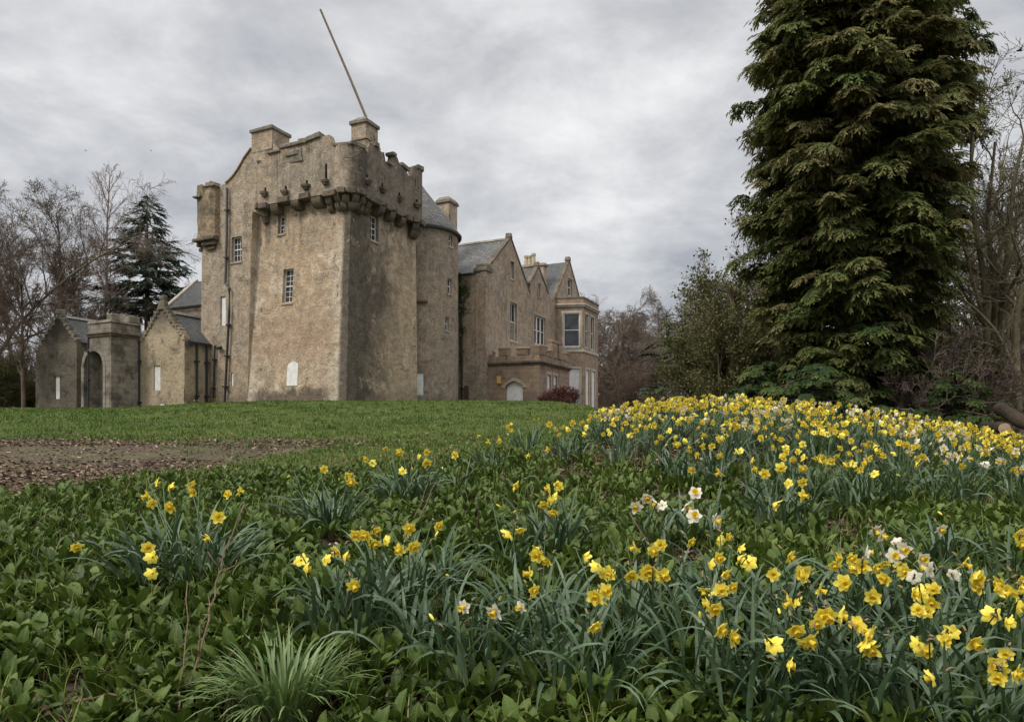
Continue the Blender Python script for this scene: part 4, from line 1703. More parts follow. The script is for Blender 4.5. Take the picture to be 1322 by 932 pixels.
for h in hs:
    mb.mbox(f_pr, h[0] - .2, h[0] - .004, h[2], h[3], -.02, .1)
    mb.mbox(f_pr, h[1] + .004, h[1] + .2, h[2], h[3], -.02, .1)
    mb.mbox(f_pr, h[0] - .25, h[1] + .25, h[3] + .004, h[3] + .24, -.024, .1)
mb.build('surround', M['dressed_stone'], porch, bevel=.01)
mb = MB()
for (z0, z1, o_) in ((PZ + .003, PZ + .14, .08), (PZ + .144, PZ + .3, .2)):
    mb.box(WX + .02, PX + o_, PY - o_, PY + .25, z0, z1)
    mb.box(PX - .25, PX + o_ + .002, PY + .252, PE + o_, z0, z1)
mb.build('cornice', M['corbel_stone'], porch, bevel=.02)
pz = PZ + .303
mb = MB()
th_ = .32
# base courses then merlons, each block a little out of true
def run(along, a0, a1, z0, hmin, hmax, wmin, wmax, taper=0.02):
    x = a0
    while x < a1 - .1:
        w = min(random.uniform(wmin, wmax), a1 - x)
        h = random.uniform(hmin, hmax)
        if along == 'x':
            mb.box(x + .008, x + w - .008, PY + random.uniform(-.03, .03), PY + th_, z0, z0 + h, jit=.02)
        else:
            mb.box(PX - th_, PX + random.uniform(-.03, .03), x + .008, x + w - .008, z0, z0 + h, jit=.02)
        x += w


run('x', WX, PX - .0, pz, .36, .42, .5, .8)
run('y', PY + th_, PE, pz, .36, .42, .5, .8)
for a, b, h in ((2.2, 2.35, .3), (2.75, 3.6, .5), (4.2, 5.15, .45), (5.5, 6.02, .55)):
    mb.box(a, b, PY - .02, PY + th_, pz + .42, pz + .42 + h, jit=.03)
    mb.box(a - .05, b + .05, PY - .06, PY + th_ + .04, pz + .43 + h, pz + .43 + h + .16, top=.05, jit=.03)
mb.box(1.9, 2.15, PY - .02, PY + th_, pz + .42, pz + .62, jit=.03)
for a, b, h in ((14.6, 15.8, .62), (16.2, 17.0, .42), (18.9, 19.3, .42), (19.6, 20.5, .6)):
    mb.box(PX - th_, PX + .02, a, b, pz + .42, pz + .42 + h, jit=.03)
    mb.box(PX - th_ - .04, PX + .06, a - .05, b + .05, pz + .43 + h, pz + .43 + h + .15, top=.04, jit=.03)
# stepped centrepiece with a slot
for a, b, z0, z1 in ((16.75, 17.75, pz + .42, pz + 1.55), (18.1, 18.9, pz + .42, pz + 1.55), (16.75, 18.9, pz + 1.56, pz + 1.78)):
    mb.box(PX - th_ - .02, PX + .05, a, b, z0, z1, jit=.025)
mb.box(PX - th_, PX - th_ + .06, 17.75, 18.1, pz + .42, pz + 1.55)
mb.build('battlement', M['porch_stone'], porch, bevel=.035)
mb = MB()
mb.add([(WX, PY + .3, pz + .1), (PX - .3, PY + .3, pz + .1), (PX - .3, PE, pz + .1), (WX, PE, pz + .1)], [(0, 1, 2, 3)])
mb.build('roof', M['lead'], porch)
mb = MB()
x, z = oy(644, 490, PY - .1)
mb.box(x - .16, x + .16, PY - .14, PY - .02, z - .32, z + .25, jit=.0)
tag(mb.build('lantern_box', M['amber_plastic'], None, bevel=.03), 'small amber lamp box fixed beside the porch door', 'lamp')
lb = bpy.data.objects['lantern_box']
lb.location = (CX, CY, CZ)
lb.rotation_euler = (0, 0, -rad(25))

# ------------------------------------------------------------------ low buildings to the left
def gable_top(x0, x1, e, ax, az):
    return lambda x: float(np.interp(x, [x0, ax, x1], [e, az, e]))


# gabled lodge against the tower
lodge = castle_root('gabled_lodge', 'pale rubble lodge with dark lichened gable standing between gateway and tower', 'lodge')
LX0, LX1, LYF = -15.95, -11.85, -1.05
LAX, LAZ, LE = -13.95, 6.25, 4.2


def f_lg(x, z, d):
    return (x, LYF + d, z)


def lg(p0, q0, p1, q1):
    xa, z1 = oy(p0, q0, LYF)
    xb, z0 = oy(p1, q1, LYF)
    return (xa, xb, z0, z1)


hL = lg(198.5, 472, 207, 504)
mb = MB()
ltop = lambda x: float(np.interp(x, [LX0, LX0 + .25, LAX - .25, LAX, LAX + .25, LX1 - .25, LX1], [LE, LE + .3, LAZ, LAZ + .35, LAZ, LE + .3, LE - .1]))
gridwall(mb, f_lg, LX0, LX1, -1.5, LAZ + .5, [hL], step=.36, top=ltop, extra=(LX0 + .25, LAX - .25, LAX, LAX + .25, LX1 - .25), wav=.05)
gridwall(mb, lambda s, z, d: (LX1 - d, LYF + s, z), 0, 5, -1.5, LE - .15, step=.45, wav=.04)
gridwall(mb, lambda s, z, d: (LX0, LYF + 6 - s, z), 0, 6, -1.5, LE, step=1)
lw = mb.build('wall', M['rubble_light'], lodge)
board(lodge, f_lg, hL, .07)
# raking gable copes of lumpy stones
mb = MB()
for sgn, x0, x1 in ((-1, LX0 + .05, LAX - .25), (1, LX1 - .05, LAX + .25)):
    n = 9
    for i in range(n):
        u = (i + .5) / n
        x = x0 + (x1 - x0) * u
        z = ltop(x)
        w = abs(x1 - x0) / n * .62
        mb.box(x - w, x + w, LYF - .06, LYF + .4, z - .28, z + random.uniform(.02, .14), jit=.06)
mb.box(LAX - .32, LAX + .32, LYF - .08, LYF + .42, LAZ - .15, LAZ + .5, top=.1, jit=.05)
mb.box(LAX - .16, LAX + .2, LYF - .02, LYF + .36, LAZ + .505, LAZ + .8, top=.05, jit=.04)
mb.build('gable_cope', M['rubble_light'], lodge, bevel=.05)
mb = MB()
roof_slab(mb, (LX1 + .12, LYF + .35, LE - .2), (LX1 + .12, LYF + 5, LE - .2), (LAX, LYF + .35, LAZ - .25), (LAX, LYF + 5, LAZ - .25))
roof_slab(mb, (LX0 - .1, LYF + 6, LE - .1), (LX0 - .1, LYF + .35, LE - .1), (LAX, LYF + 6, LAZ - .25), (LAX, LYF + .35, LAZ - .25))
lr = mb.build('roof', M['slate_dark'], lodge)
mb = MB()
beam(mb, (LAX - .16, LYF + .4, LAZ - .28), (LAX - .16, LYF + 6, LAZ - .28), (.32, 0, 0), (0, 0, .16))
mb.build('ridge', M['lead'], lr)
mb = MB()
beam(mb, (LX1 + .1, LYF + .3, LE - .36), (LX1 + .1, LYF + 2.0, LE - .36), (.13, 0, 0), (0, 0, .12))
mb.box(LX1 - .05, LX1 + .3, LYF + .05, LYF + .4, LE - .5, LE - .22, jit=.03)
mb.build('gutter', M['black_iron'], lodge)
for yy in (ox(254, 480, LX1 + .08)[0], ox(266.5, 480, LX1 + .08)[0]):
    pipe(lodge, [(LX1 + .1, yy, LE - .35), (LX1 + .1, yy, -.6)], .075, head=False)

# gateway
gate = castle_root('gateway', 'grey stone gateway with tall blind arch and three merlons left of the lodge', 'gateway')
GX0, GX1, GY, GYB = -18.1, -16.0, -3.05, -1.0
GZ = 4.3


def f_gf(x, z, d):
    return (x, GY + d, z)


def f_gr(y, z, d):
    return (GX1 - d, y, z)


xa, xb = oy(108.5, 500, GY)[0], oy(133, 500, GY)[0]
zt = oy(121, 453.5, GY)[1]
rise = (xb - xa) / 2
hg = (xa, xb, -1.5, zt)
mb = MB()
gridwall(mb, f_gf, GX0, GX1, -1.5, GZ, [hg], step=.35, reveal=.75, wav=.012)
arch_fill(mb, f_gf, xa, xb, zt - rise, rise - .005, zt, .75)
gridwall(mb, f_gr, GY, GYB, -1.5, GZ, step=.4, wav=.012)
gridwall(mb, lambda s, z, d: (GX0, GYB - s, z), 0, GYB - GY, -1.5, GZ, step=.7)
mb.build('wall', M['gate_stone'], gate)
mb = MB()
gridwall(mb, lambda x, z, d: (x, GY + .72, z), xa - .05, xb + .05, -1.5, zt, step=.4)
mb.build('arch_back', M['gate_stone'], gate)
mb = MB()
arch_band(mb, f_gf, xa, xb, zt - rise, rise, .26, -.03, .05)
mb.mbox(f_gf, xa - .26, xa - .003, -1.5, zt - rise, -.03, .05)
mb.mbox(f_gf, xb + .003, xb + .26, -1.5, zt - rise, -.03, .05)
mb.build('arch_surround', M['gate_stone'], gate, bevel=.012)
mb = MB()
for z0, z1, o_ in ((GZ + .003, GZ + .13, .1), (GZ + .134, GZ + .24, .17)):
    mb.box(GX0 - o_, GX1 + o_, GY - o_, GYB, z0, z1, jit=.008)
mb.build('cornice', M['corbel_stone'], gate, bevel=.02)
mb = MB()
mb.box(GX0 - .04, GX1 + .04, GY - .04, GYB, GZ + .245, GZ + .85, jit=.01)
mb.box(GX0 - .1, GX1 + .1, GY - .1, GYB, GZ + .853, GZ + 1.0, top=.04, jit=.02)
par = mb.build('gate_parapet', M['gate_stone'], gate, bevel=.02)
for (a, b, c0, d0, zz) in ((GX0 + 1.15, GX0 + 1.75, GY + 1.2, GYB, .55), (GX1 - .45, GX1 + .06, GY - .02, GY + .55, .42), (GX1 - .55, GX1 + .06, GY + 1.2, GYB - .05, .42)):
    mb = MB()
    mb.box(a, b, c0, d0, GZ + 1.0, GZ + 1.0 + zz, top=.03, jit=.03)
    mb.build('merlon', M['cap_stone'], par, bevel=.05)
pipe(gate, [(GX0 - .08, GY - .02, GZ + .0), (GX0 - .08, GY - .02, -1.2)], .06)
pipe(gate, [(GX1 + .02, GYB - .12, GZ - .1), (GX1 + .02, GYB - .12, -1.2)], .07)

# dark gabled outhouse beyond the gateway
out = castle_root('gabled_outhouse', 'dark stained gabled outhouse with narrow white slit at the far left', 'outbuilding')
OY_ = -2.3
ox0, ox1 = oy(46, 500, OY_)[0], oy(99, 500, OY_)[0]
oax, oaz = oy(75.5, 405, OY_)
oe = oy(53, 452, OY_)[1]


def f_of(x, z, d):
    return (x, OY_ + d, z)


xa, z1 = oy(70.5, 486, OY_)
xb, z0 = oy(77, 515, OY_)
hO = (xa, xb, z0, z1)
mb = MB()
otop = lambda x: float(np.interp(x, [ox0, oax, ox1], [oe, oaz, oe + .45]))
gridwall(mb, f_of, ox0, ox1, -1.5, oaz + .1, [hO], step=.36, top=otop, extra=(oax,), wav=.03)
gridwall(mb, lambda s, z, d: (ox0, OY_ + 5 - s, z), 0, 5, -1.5, oe, step=1)
gridwall(mb, lambda s, z, d: (ox1, OY_ + s, z), 0, 5, -1.5, oe + .4, step=1)
mb.build('wall', M['rubble_dark'], out)
board(out, f_of, hO, .07)
mb = MB()
for x0, x1 in ((ox0, oax - .05), (ox1, oax + .05)):
    for i in range(7):
        x = x0 + (x1 - x0) * (i + .5) / 7
        w = abs(x1 - x0) / 14 * 1.1
        mb.box(x - w, x + w, OY_ - .05, OY_ + .35, otop(x) - .2, otop(x) + random.uniform(.04, .12), jit=.04)
mb.box(oax - .2, oax + .2, OY_ - .06, OY_ + .36, oaz - .02, oaz + .3, jit=.06)
mb.build('gable_cope', M['gate_stone'], out, bevel=.04)
mb = MB()
roof_slab(mb, (ox1 + .1, OY_ + .3, oe + .35), (ox1 + .1, OY_ + 5, oe + .35), (oax, OY_ + .3, oaz - .2), (oax, OY_ + 5, oaz - .2))
roof_slab(mb, (ox0 - .1, OY_ + 5, oe - .1), (ox0 - .1, OY_ + .3, oe - .1), (oax, OY_ + 5, oaz - .2), (oax, OY_ + .3, oaz - .2))
rf = mb.build('roof', M['slate_dark'], out)
mb = MB()
beam(mb, (oax - .12, OY_ + .35, oaz - .22), (oax - .12, OY_ + 5, oaz - .22), (.26, 0, 0), (0, 0, .15))
mb.build('ridge', M['lead'], rf)

# slated back range seen over the lodge
rng_ = castle_root('back_range', 'low slate-roofed range with pale skew behind the lodge', 'outbuilding')
RY = 5.2
xa, ze = oy(216, 399, RY)
xr, zr = oy(258, 357, RY + 2.6)
zr = ze + 2.6
mb = MB()
gridwall(mb, lambda x, z, d: (x, RY + d, z), xa, -12.4, -1, ze, step=.6)
gridwall(mb, lambda s, z, d: (xa, RY + 5.2 - s, z), 0, 5.2, -1, zr, step=.5, top=lambda s: ze + min(s, 5.2 - s), extra=(2.6,))
mb.build('wall', M['harl_side'], rng_)
mb = MB()
roof_slab(mb, (xa + .05, RY - .15, ze), (-12.3, RY - .15, ze), (xa + .05, RY + 2.6, zr), (-12.3, RY + 2.6, zr))
roof_slab(mb, (-12.3, RY + 5.3, ze), (xa + .05, RY + 5.3, ze), (-12.3, RY + 2.6, zr), (xa + .05, RY + 2.6, zr))
mb.build('roof', M['slate_dark'], rng_)
mb = MB()
beam(mb, (xa - .2, RY - .2, ze), (xa - .2, RY + 2.65, zr + .05), (.36, 0, 0), (0, 0, .16))
beam(mb, (xa - .2, RY + 5.4, ze), (xa - .2, RY + 2.65, zr + .05), (.36, 0, 0), (0, 0, .16))
mb.build('skew', M['pale_stone'], rng_)
mb = MB()
beam(mb, (xa + .3, RY - .3, ze - .1), (-12.6, RY - .3, ze - .1), (0, .12, 0), (0, 0, .1))
mb.build('gutter', M['black_iron'], rng_)

# ------------------------------------------------------------------ trees
def grow(rng, p, d, L, r, level, out, tips, spec):
    """recursive limb: spec[level] = (segments, wander, lift, children, child angle, child length share, start share)"""
    n, wander, lift, nch, ang, share, start = spec[level]
    pts, dirs = [p], []
    cur, dr = p.copy(), d.copy()
    for i in range(n):
        dr = dr + rng.normal(0, wander, 3)
        dr[2] += lift
        dr /= np.linalg.norm(dr)
        nxt = cur + dr * L / n
        r0, r1 = r * (1 - .72 * i / n), r * (1 - .72 * (i + 1) / n)
        out[level].append((*cur, *nxt, r0, r1))
        pts.append(nxt)
        dirs.append(dr.copy())
        cur = nxt
    if level + 1 >= len(spec):
        tips.append((cur, dr))
        return
    for k in range(nch):
        u = start + (1 - start) * (k + rng.random()) / nch
        i = min(n - 1, int(u * n))
        f = u * n - i
        q = pts[i] + (pts[i + 1] - pts[i]) * min(1, f)
        t_ = dirs[i]
        az = rng.random() * 2 * PI
        a = np.cross(t_, [0, 0, 1.0] if abs(t_[2]) < .9 else [1.0, 0, 0])
        a /= np.linalg.norm(a)
        b = np.cross(t_, a)
        an = ang * rng.uniform(.65, 1.3)
        nd = math.cos(an) * t_ + math.sin(an) * (math.cos(az) * a + math.sin(az) * b)
        grow(rng, q, nd, L * share * rng.uniform(.65, 1.2) * (1.15 - .55 * u), max(r * (1 - .72 * u) * .62, spec[-1][7] if len(spec[-1]) > 7 else .004), level + 1, out, tips, spec)


def bare_tree(name, label, seed, spec, H, r, mat, lean=(0, 0), stems=1, leaf=None, leaf_n=0, leaf_size=.05, group=None, minr=.012):
    rng = np.random.default_rng(seed)
    sp = [tuple(q[:7]) for q in spec]
    out = [[] for _ in sp]
    tips = []
    for k in range(stems):
        az = rng.random() * 2 * PI
        tilt = .0 if stems == 1 else rng.uniform(.08, .38)
        d = np.array([lean[0] + math.sin(tilt) * math.cos(az), lean[1] + math.sin(tilt) * math.sin(az), 1.0])
        d /= np.linalg.norm(d)
        grow(rng, np.array([0.12 * (stems > 1) * math.cos(az), 0.12 * (stems > 1) * math.sin(az), -.3]), d, H * (1 if stems == 1 else rng.uniform(.75, 1)), r, 0, out, tips, sp)
    root = tag(empty(name), label, 'tree', group)
    for l in range(len(out)):
        S = np.array(out[l])
        if len(S):
            S[:, 6:] = np.maximum(S[:, 6:], minr)
            out[l] = S
    V, F = seg_tubes(out[0], 9)
    link('trunk', np_mesh('trunk', V, F, mat, smooth=True), root)
    parts = []
    for l in range(1, len(out)):
        if len(out[l]):
            parts.append(seg_tubes(out[l], 6 if l == 1 else (4 if l == 2 else 3)))
    if parts:
        V, F, _ = cat_meshes(parts)
        cr = link('crown', np_mesh('crown', V, F, mat, smooth=True), root)
    if leaf is not None and leaf_n:
        P = np.array([t_[0] for t_ in tips])
        D = np.array([t_[1] for t_ in tips])
        m = len(P) * leaf_n
        idx = np.repeat(np.arange(len(P)), leaf_n)
        pos = P[idx] - D[idx] * rng.uniform(-.02, .5, m)[:, None] + rng.normal(0, leaf_size * .8, (m, 3))
        f = rng.normal(0, 1, (m, 3)) + D[idx] * .8
        u_ = rng.normal(0, 1, (m, 3))
        Tv = np.array([(0, 0, 0), (.32, .45, .06), (0, 1, 0), (-.32, .45, .06)], float)
        V, F, T = inst(Tv, np.array([[0, 1, 2, 3]]), frames(f, u_), pos, leaf_size * rng.uniform(.6, 1.3, m), rng.random(m))
        link('leaves', np_mesh('leaves', V, F, leaf, T), root)
    return root


def copy_tree(o, parent=None):
    c = o.copy()
    COL.objects.link(c)
    if parent:
        c.parent = parent
    for ch in list(o.children):
        copy_tree(ch, c)
    return c


def place(o, px, D, z_off=0.0, sc=1.0, rz=0.0, label=None, group=None):
    dx, _ = ray(px, 0)
    X = dx * D
    o.location = (X, D, float(G(X, D)) + z_off)
    o.scale = (sc, sc, sc)
    o.rotation_euler = (0, 0, rz)
    if label:
        o['label'] = label
    if group:
        o['group'] = group
    return o


# conifer frond: a drooping fan of fine, uneven sprays
def frond_template(seed, n=12, droop=.42, wid=.40, w=.036, hang=.24):
    r = np.random.default_rng(seed)
    V, F = [], []

    def axis(u):
        return np.array([.05 * math.sin(3 * u + seed), u * (1 - .14 * u), -droop * u ** 1.8])

    def strip(a, b, w0, sag):
        t_ = b - a
        s_ = np.cross(t_, [r.normal(0, .3), r.normal(0, .3), 1.0])
        s_ /= np.linalg.norm(s_) + 1e-9
        k = len(V)
        m = (a + b) / 2 + np.array([0, 0, sag])
        V.extend([a - s_ * w0 * .35, a + s_ * w0 * .35, m + s_ * w0 * .6, b + s_ * w0 * .12, b - s_ * w0 * .12, m - s_ * w0 * .6])
        F.extend([(k, k + 1, k + 2, k + 5), (k + 5, k + 2, k + 3, k + 4)])
    for i in range(n):
        u = min(.97, (i + r.random() * .9) / n)
        a = axis(u)
        ln0 = wid * (1 - .72 * u) * (.5 + .5 * min(1, u * 4))
        for sg in (-1, 1):
            ln = ln0 * r.uniform(.55, 1.25)
            for q in range(3):
                dv = np.array([sg * r.uniform(.35, 1.0), r.uniform(.45, 1.1), -hang * r.uniform(.2, 1.6)])
                dv /= np.linalg.norm(dv)
                strip(a, a + dv * ln * r.uniform(.5, 1.0), w * r.uniform(.7, 1.3), .02)
    for i in range(4):
        strip(axis(i / 4), axis((i + 1) / 4 + .02), w, 0)
    return np.array(V), np.array(F)


def plate_template(seed, n=13, spread=72, droop=.42):
    """a flat fan of feathery sprays whose tips hang over: what a cypress bough ends in"""
    r = np.random.default_rng(seed)
    V, F, T = [], [], []

    def strip(a, b, w0, t0, t1):
        t_ = b - a
        s_ = np.cross(t_, [r.normal(0, .25), r.normal(0, .25), 1.0])
        s_ /= np.linalg.norm(s_) + 1e-9
        k = len(V)
        m = (a + b) / 2
        V.extend([a - s_ * w0 * .4, a + s_ * w0 * .4, m + s_ * w0 * .6, b + s_ * w0 * .12, b - s_ * w0 * .12, m - s_ * w0 * .6])
        T.extend([t0, t0, (t0 + t1) / 2, t1, t1, (t0 + t1) / 2])
        F.extend([(k, k + 1, k + 2, k + 5), (k + 5, k + 2, k + 3, k + 4)])
    for i in range(n):
        th = rad(-spread + 2 * spread * (i + r.random()) / n)
        L = (1.0 - .35 * abs(th) / rad(spread)) * r.uniform(.7, 1.12)
        c, s_ = math.sin(th), math.cos(th)
        dr = droop * r.uniform(.7, 1.4)
        lift = r.normal(.05, .06)

        def ax(u):
            h = L * u * (1 - .12 * u * u)
            return np.array([c * h, s_ * h, lift * u - dr * (u ** 2.4) * L])
        for k in range(4):
            strip(ax(k / 4), ax((k + 1) / 4), .05, k / 4, (k + 1) / 4)
        for k in range(5):
            u = .3 + .66 * (k + r.random() * .8) / 5
            a_ = ax(u)
            for sg in (-1, 1):
                t2 = th + sg * r.uniform(.5, 1.0)
                ln = .2 * (1.15 - .6 * u) * r.uniform(.7, 1.3)
                d = np.array([math.sin(t2), math.cos(t2), -.35 * u - r.uniform(0, .5)])
                strip(a_, a_ + d * ln, .045, u, min(1, u + .25))
    return np.array(V), np.array(F), np.array(T)


FR = [plate_template(s_) for s_ in (1, 2, 3, 4, 5)]
FR_V, FR_F = np.stack([f[0] for f in FR]), FR[0][1]
FR_T = np.stack([f[2] for f in FR])
FL = [frond_template(s_, 8, .12, .34, .055, .1) for s_ in (5, 6, 7)]
FL_V, FL_F = np.stack([f[0] for f in FL]), FL[0][1]


def conifer(name, label, seed, H, rad_fn, nb, mat_f, mat_b, tv, tf, z_lo, z_hi, droop=(-.1, .35), fs=(.5, .9), per=14, tint_fn=None, trunk_r=.3, inner=.3, tip=None, step=None, az_range=None, lift_tip=0.0, jag=.25):
    rng = np.random.default_rng(seed)
    root = tag(empty(name), label, 'tree')
    mb = MB()
    mb.tube([(0, 0, -.4), (0.03, 0, H * .3), (-.03, .02, H * .7), (0, 0, H * .93)], [trunk_r * 1.25, trunk_r, trunk_r * .6, .03], 10)
    mb.build('trunk', mat_b, root, smooth=True)
    zb = z_lo + (z_hi - z_lo) * (np.arange(nb) + rng.random(nb)) / nb
    az = rng.random(nb) * 2 * PI if az_range is None else rng.uniform(az_range[0], az_range[1], nb)
    az = (np.arange(nb) * 2.399963 + rng.normal(0, .3, nb)) if az_range is None else az
    Rb = np.array([rad_fn(z, a) for z, a in zip(zb, az)]) * (1 + rng.normal(0, jag * .4, nb)).clip(.55, 1.25)
    slope = rng.uniform(droop[0], droop[1], nb)
    segs, pos, fwd, upv, scl, tin = [], [], [], [], [], []
    for z, a, R, sl in zip(zb, az, Rb, slope):
        if R < .15:
            continue
        c, s = math.cos(a), math.sin(a)
        def bp(u):
            h = R * u
            return np.array([c * h, s * h, z - sl * R * u ** 1.5 * .7 + lift_tip * R * u ** 3])
        pr = bp(0)
        for k in range(1, 5):
            nx_ = bp(k / 4)
            segs.append((*pr, *nx_, max(.012, .05 * R / 3 * (1 - (k - 1) / 4.4)), max(.01, .05 * R / 3 * (1 - k / 4.4))))
            pr = nx_
        base_t = rng.random()
        n = max(3, int(per * R / 2.2))
        for k in range(n):
            u = inner + (1 - inner) * (k + rng.random()) / n
            p = bp(u)
            sd = rng.choice((-1, 1)) if k < n - 1 else 0
            th = a + sd * rng.uniform(.35, 1.15) * (1.15 - .4 * u) * (.6 if tip is not None else 1)
            dv = np.array([math.cos(th), math.sin(th), -sl * .8 + rng.normal(-.04, .15)])
            pos.append(p + rng.normal(0, .05, 3))
            fwd.append(dv)
            upv.append(np.array([rng.normal(0, .22), rng.normal(0, .22), 1.0]))
            scl.append(rng.uniform(*fs) * (.75 + .35 * min(1.3, R / 2.2)))
            tin.append(np.clip(base_t * .45 + .35 * u * rng.uniform(.6, 1.2) + rng.normal(0, .1) + (tint_fn(p, rng) if tint_fn else 0), 0, 1))
    V, F = seg_tubes(segs, 4)
    link('branches', np_mesh('branches', V, F, mat_b, smooth=True), root)
    pos, fwd, upv = map(np.array, (pos, fwd, upv))
    which = rng.integers(0, len(tv), len(pos))
    scl, tin, R_ = np.array(scl), np.array(tin), frames(fwd, upv)
    bits = []
    for w in range(len(tv)):
        k_ = which == w
        V, F, T = inst(tv[w], tf, R_[k_], pos[k_], scl[k_], tin[k_])
        if tip is not None:
            T = np.clip(T + .5 * (np.tile(tip[w], int(k_.sum())) - .5), 0, 1)
        bits.append((V, F, T))
    V, F, T = cat_meshes(bits)
    link('foliage', np_mesh('foliage', V, F, mat_f, T), root)
    return root


# the big drooping conifer on the right, its thinner companion, and low skirts round their feet
def big_r(z, a):
    prof = np.interp(z, [-1, .3, 1.2, 2.5, 4.0, 5.9, 8.2, 9.5, 11, 14, 18.5], [.9, 1.1, 1.15, 1.4, 1.75, 2.05, 2.32, 2.2, 1.9, 1.35, .2])
    return prof * (1 + .10 * math.sin(2 * a + 1 + z * .5) + .07 * math.sin(5 * a + z * 1.3))


big_t = lambda p, rng: .16 * np.clip((p[2] - 2.5) / 5, -1, 1) + .05 * math.sin(p[2] * 1.7 + p[0] * 2)
big = conifer('conifer_tree', 'huge dark conifer with drooping olive sprays standing behind the daffodil mound', 11, 19, big_r, 900, M['conifer'], M['bark_brown'], FR_V, FR_F, .2, 18.4, (-.1, .34), (.44, .74), 7.5, big_t, .30, .30, FR_T)
place(big, 1096, 17.0)


def comp_r(z, a):
    prof = np.interp(z, [2.5, 3.5, 5, 7, 9, 11, 14, 17], [.5, .8, 1.0, 1.2, 1.4, 1.4, 1.0, .2])
    return prof * (1 + .15 * math.sin(3 * a + z))


comp = conifer('conifer_tree', 'thinner conifer with bare lower trunk close behind the huge dark conifer', 12, 17, comp_r, 200, M['conifer'], M['bark_grey'], FR_V, FR_F, 2.6, 16.8, (.1, .6), (.42, .7), 7, lambda p, rng: -.12, .2, .35, FR_T)
place(comp, 1188, 18.6)
low_specs = ((1050, 15.4, 1.5, 1.5, 'low dark conifer skirt in front of the huge conifer trunk'), (1175, 14.6, 1.4, .9, 'low green conifer boughs below the bare brown twigs'), (1222, 15.8, 1.5, 1.6, 'young bright green conifer between the twig thicket and the logs'), (985, 17.5, 1.3, 1.6, 'small dark conifer tucked between olive bush and huge conifer'))
for i, (px, D, R, H, lab) in enumerate(low_specs):
    c = conifer('young_conifer', lab, 20 + i, H * .85, lambda z, a, R=R, H=H: R * np.interp(z / H, [0, .25, 1.0, 1.25], [.9, 1, .45, .05]), 46, M['conifer'], M['bark_brown'], FR_V, FR_F, .1, H * 1.2, (-.1, .5), (.34, .55), 8, lambda p, rng: -.4, .035, .1, FR_T)
    place(c, px, D)

# tall spruce behind the lodge: bare stem below, open flat tiers above
def spruce_r(z, a):
    return np.interp(z, [8.5, 10, 11, 13, 16, 19, 21.2], [2.4, 3.9, 4.1, 3.3, 2.5, 1.4, .15]) * (1 + .28 * math.sin(3 * a + z * 1.9))


spr = conifer('spruce_tree', 'tall dark spruce with open tiers and bare lower stem behind the lodge', 31, 21.5, spruce_r, 145, M['spruce'], M['bark_brown'], FL_V, FL_F, 9.2, 21.2, (.0, .35), (.9, 1.4), 13, None, .34, .32, lift_tip=.14, jag=.5)
place(spr, 190, 58, 0.0)
spr.scale = (.74, .74, .87)

SPEC_A = ((9, .05, .02, 13, .75, .42, .22), (6, .13, .05, 9, .7, .5, .15), (5, .17, .03, 7, .65, .5, .15), (4, .2, .0, 5, .6, .55, .1), (3, .2, -.02, 0, 0, 0, 0))
SPEC_FINE = ((9, .05, .03, 16, .6, .36, .25), (6, .12, .06, 10, .6, .5, .1), (5, .16, .02, 8, .6, .55, .1), (4, .2, -.04, 5, .6, .6, .1), (3, .2, -.06, 0, 0, 0, 0))
SPEC_BIRCH = ((12, .03, .03, 26, .5, .17, .3), (6, .1, .06, 9, .5, .5, .1), (5, .12, .03, 6, .5, .6, .1), (4, .12, .0, 0, 0, 0, 0))
SPEC_WEEP = ((7, .06, .02, 18, .9, .62, .1), (7, .12, -.01, 13, .7, .5, .1), (6, .14, -.09, 9, .6, .6, .1), (4, .16, -.12, 5, .5, .65, .1), (3, .15, -.1, 0, 0, 0, 0))
SPEC_MOSS = ((9, .09, .04, 7, .7, .42, .25), (6, .16, .05, 7, .7, .5, .15), (5, .2, .04, 5, .7, .5, .1), (4, .22, .02, 3, .6, .55, .1), (3, .2, .0, 0, 0, 0, 0))
SPEC_BUSH = ((6, .1, .04, 8, .7, .55, .1), (5, .15, .06, 8, .65, .5, .1), (4, .18, .05, 6, .6, .5, .1), (3, .2, .03, 0, 0, 0, 0))
SPEC_LEAN = ((10, .05, -.055, 16, .75, .38, .3), (6, .12, .04, 9, .65, .5, .1), (5, .16, .0, 7, .6, .55, .1), (4, .18, -.03, 4, .6, .6, .1), (3, .2, -.03, 0, 0, 0, 0))

tree_grey = bare_tree('bare_tree', '', 41, SPEC_A, 15, .2, M['bark_grey'], minr=.008)
tree_fine = bare_tree('bare_tree', '', 42, SPEC_FINE, 14, .18, M['bark_red'], minr=.009)
tree_birch = bare_tree('birch_tree', '', 43, SPEC_BIRCH, 19, .13, M['bark_birch'], minr=.008)
tree_weep = bare_tree('bare_tree', '', 44, SPEC_WEEP, 8.5, .2, M['bark_grey'], minr=.009)
tree_moss = bare_tree('mossy_tree', '', 45, SPEC_MOSS, 8.5, .10, M['bark_moss'], stems=4, leaf=M['moss_leaf'], leaf_n=1, leaf_size=.05, minr=.005)
tree_leafy = bare_tree('bare_tree', '', 46, SPEC_A, 14.2, .18, M['bark_grey'], leaf=M['twig_leaf'], leaf_n=1, leaf_size=.09, minr=.008)
tree_lean = bare_tree('bare_tree', '', 47, SPEC_LEAN, 20, .15, M['bark_grey'], lean=(.55, 0), minr=.008)
tree_brown = bare_tree('bare_tree', '', 48, SPEC_FINE, 12, .17, M['bark_brown'], minr=.010)

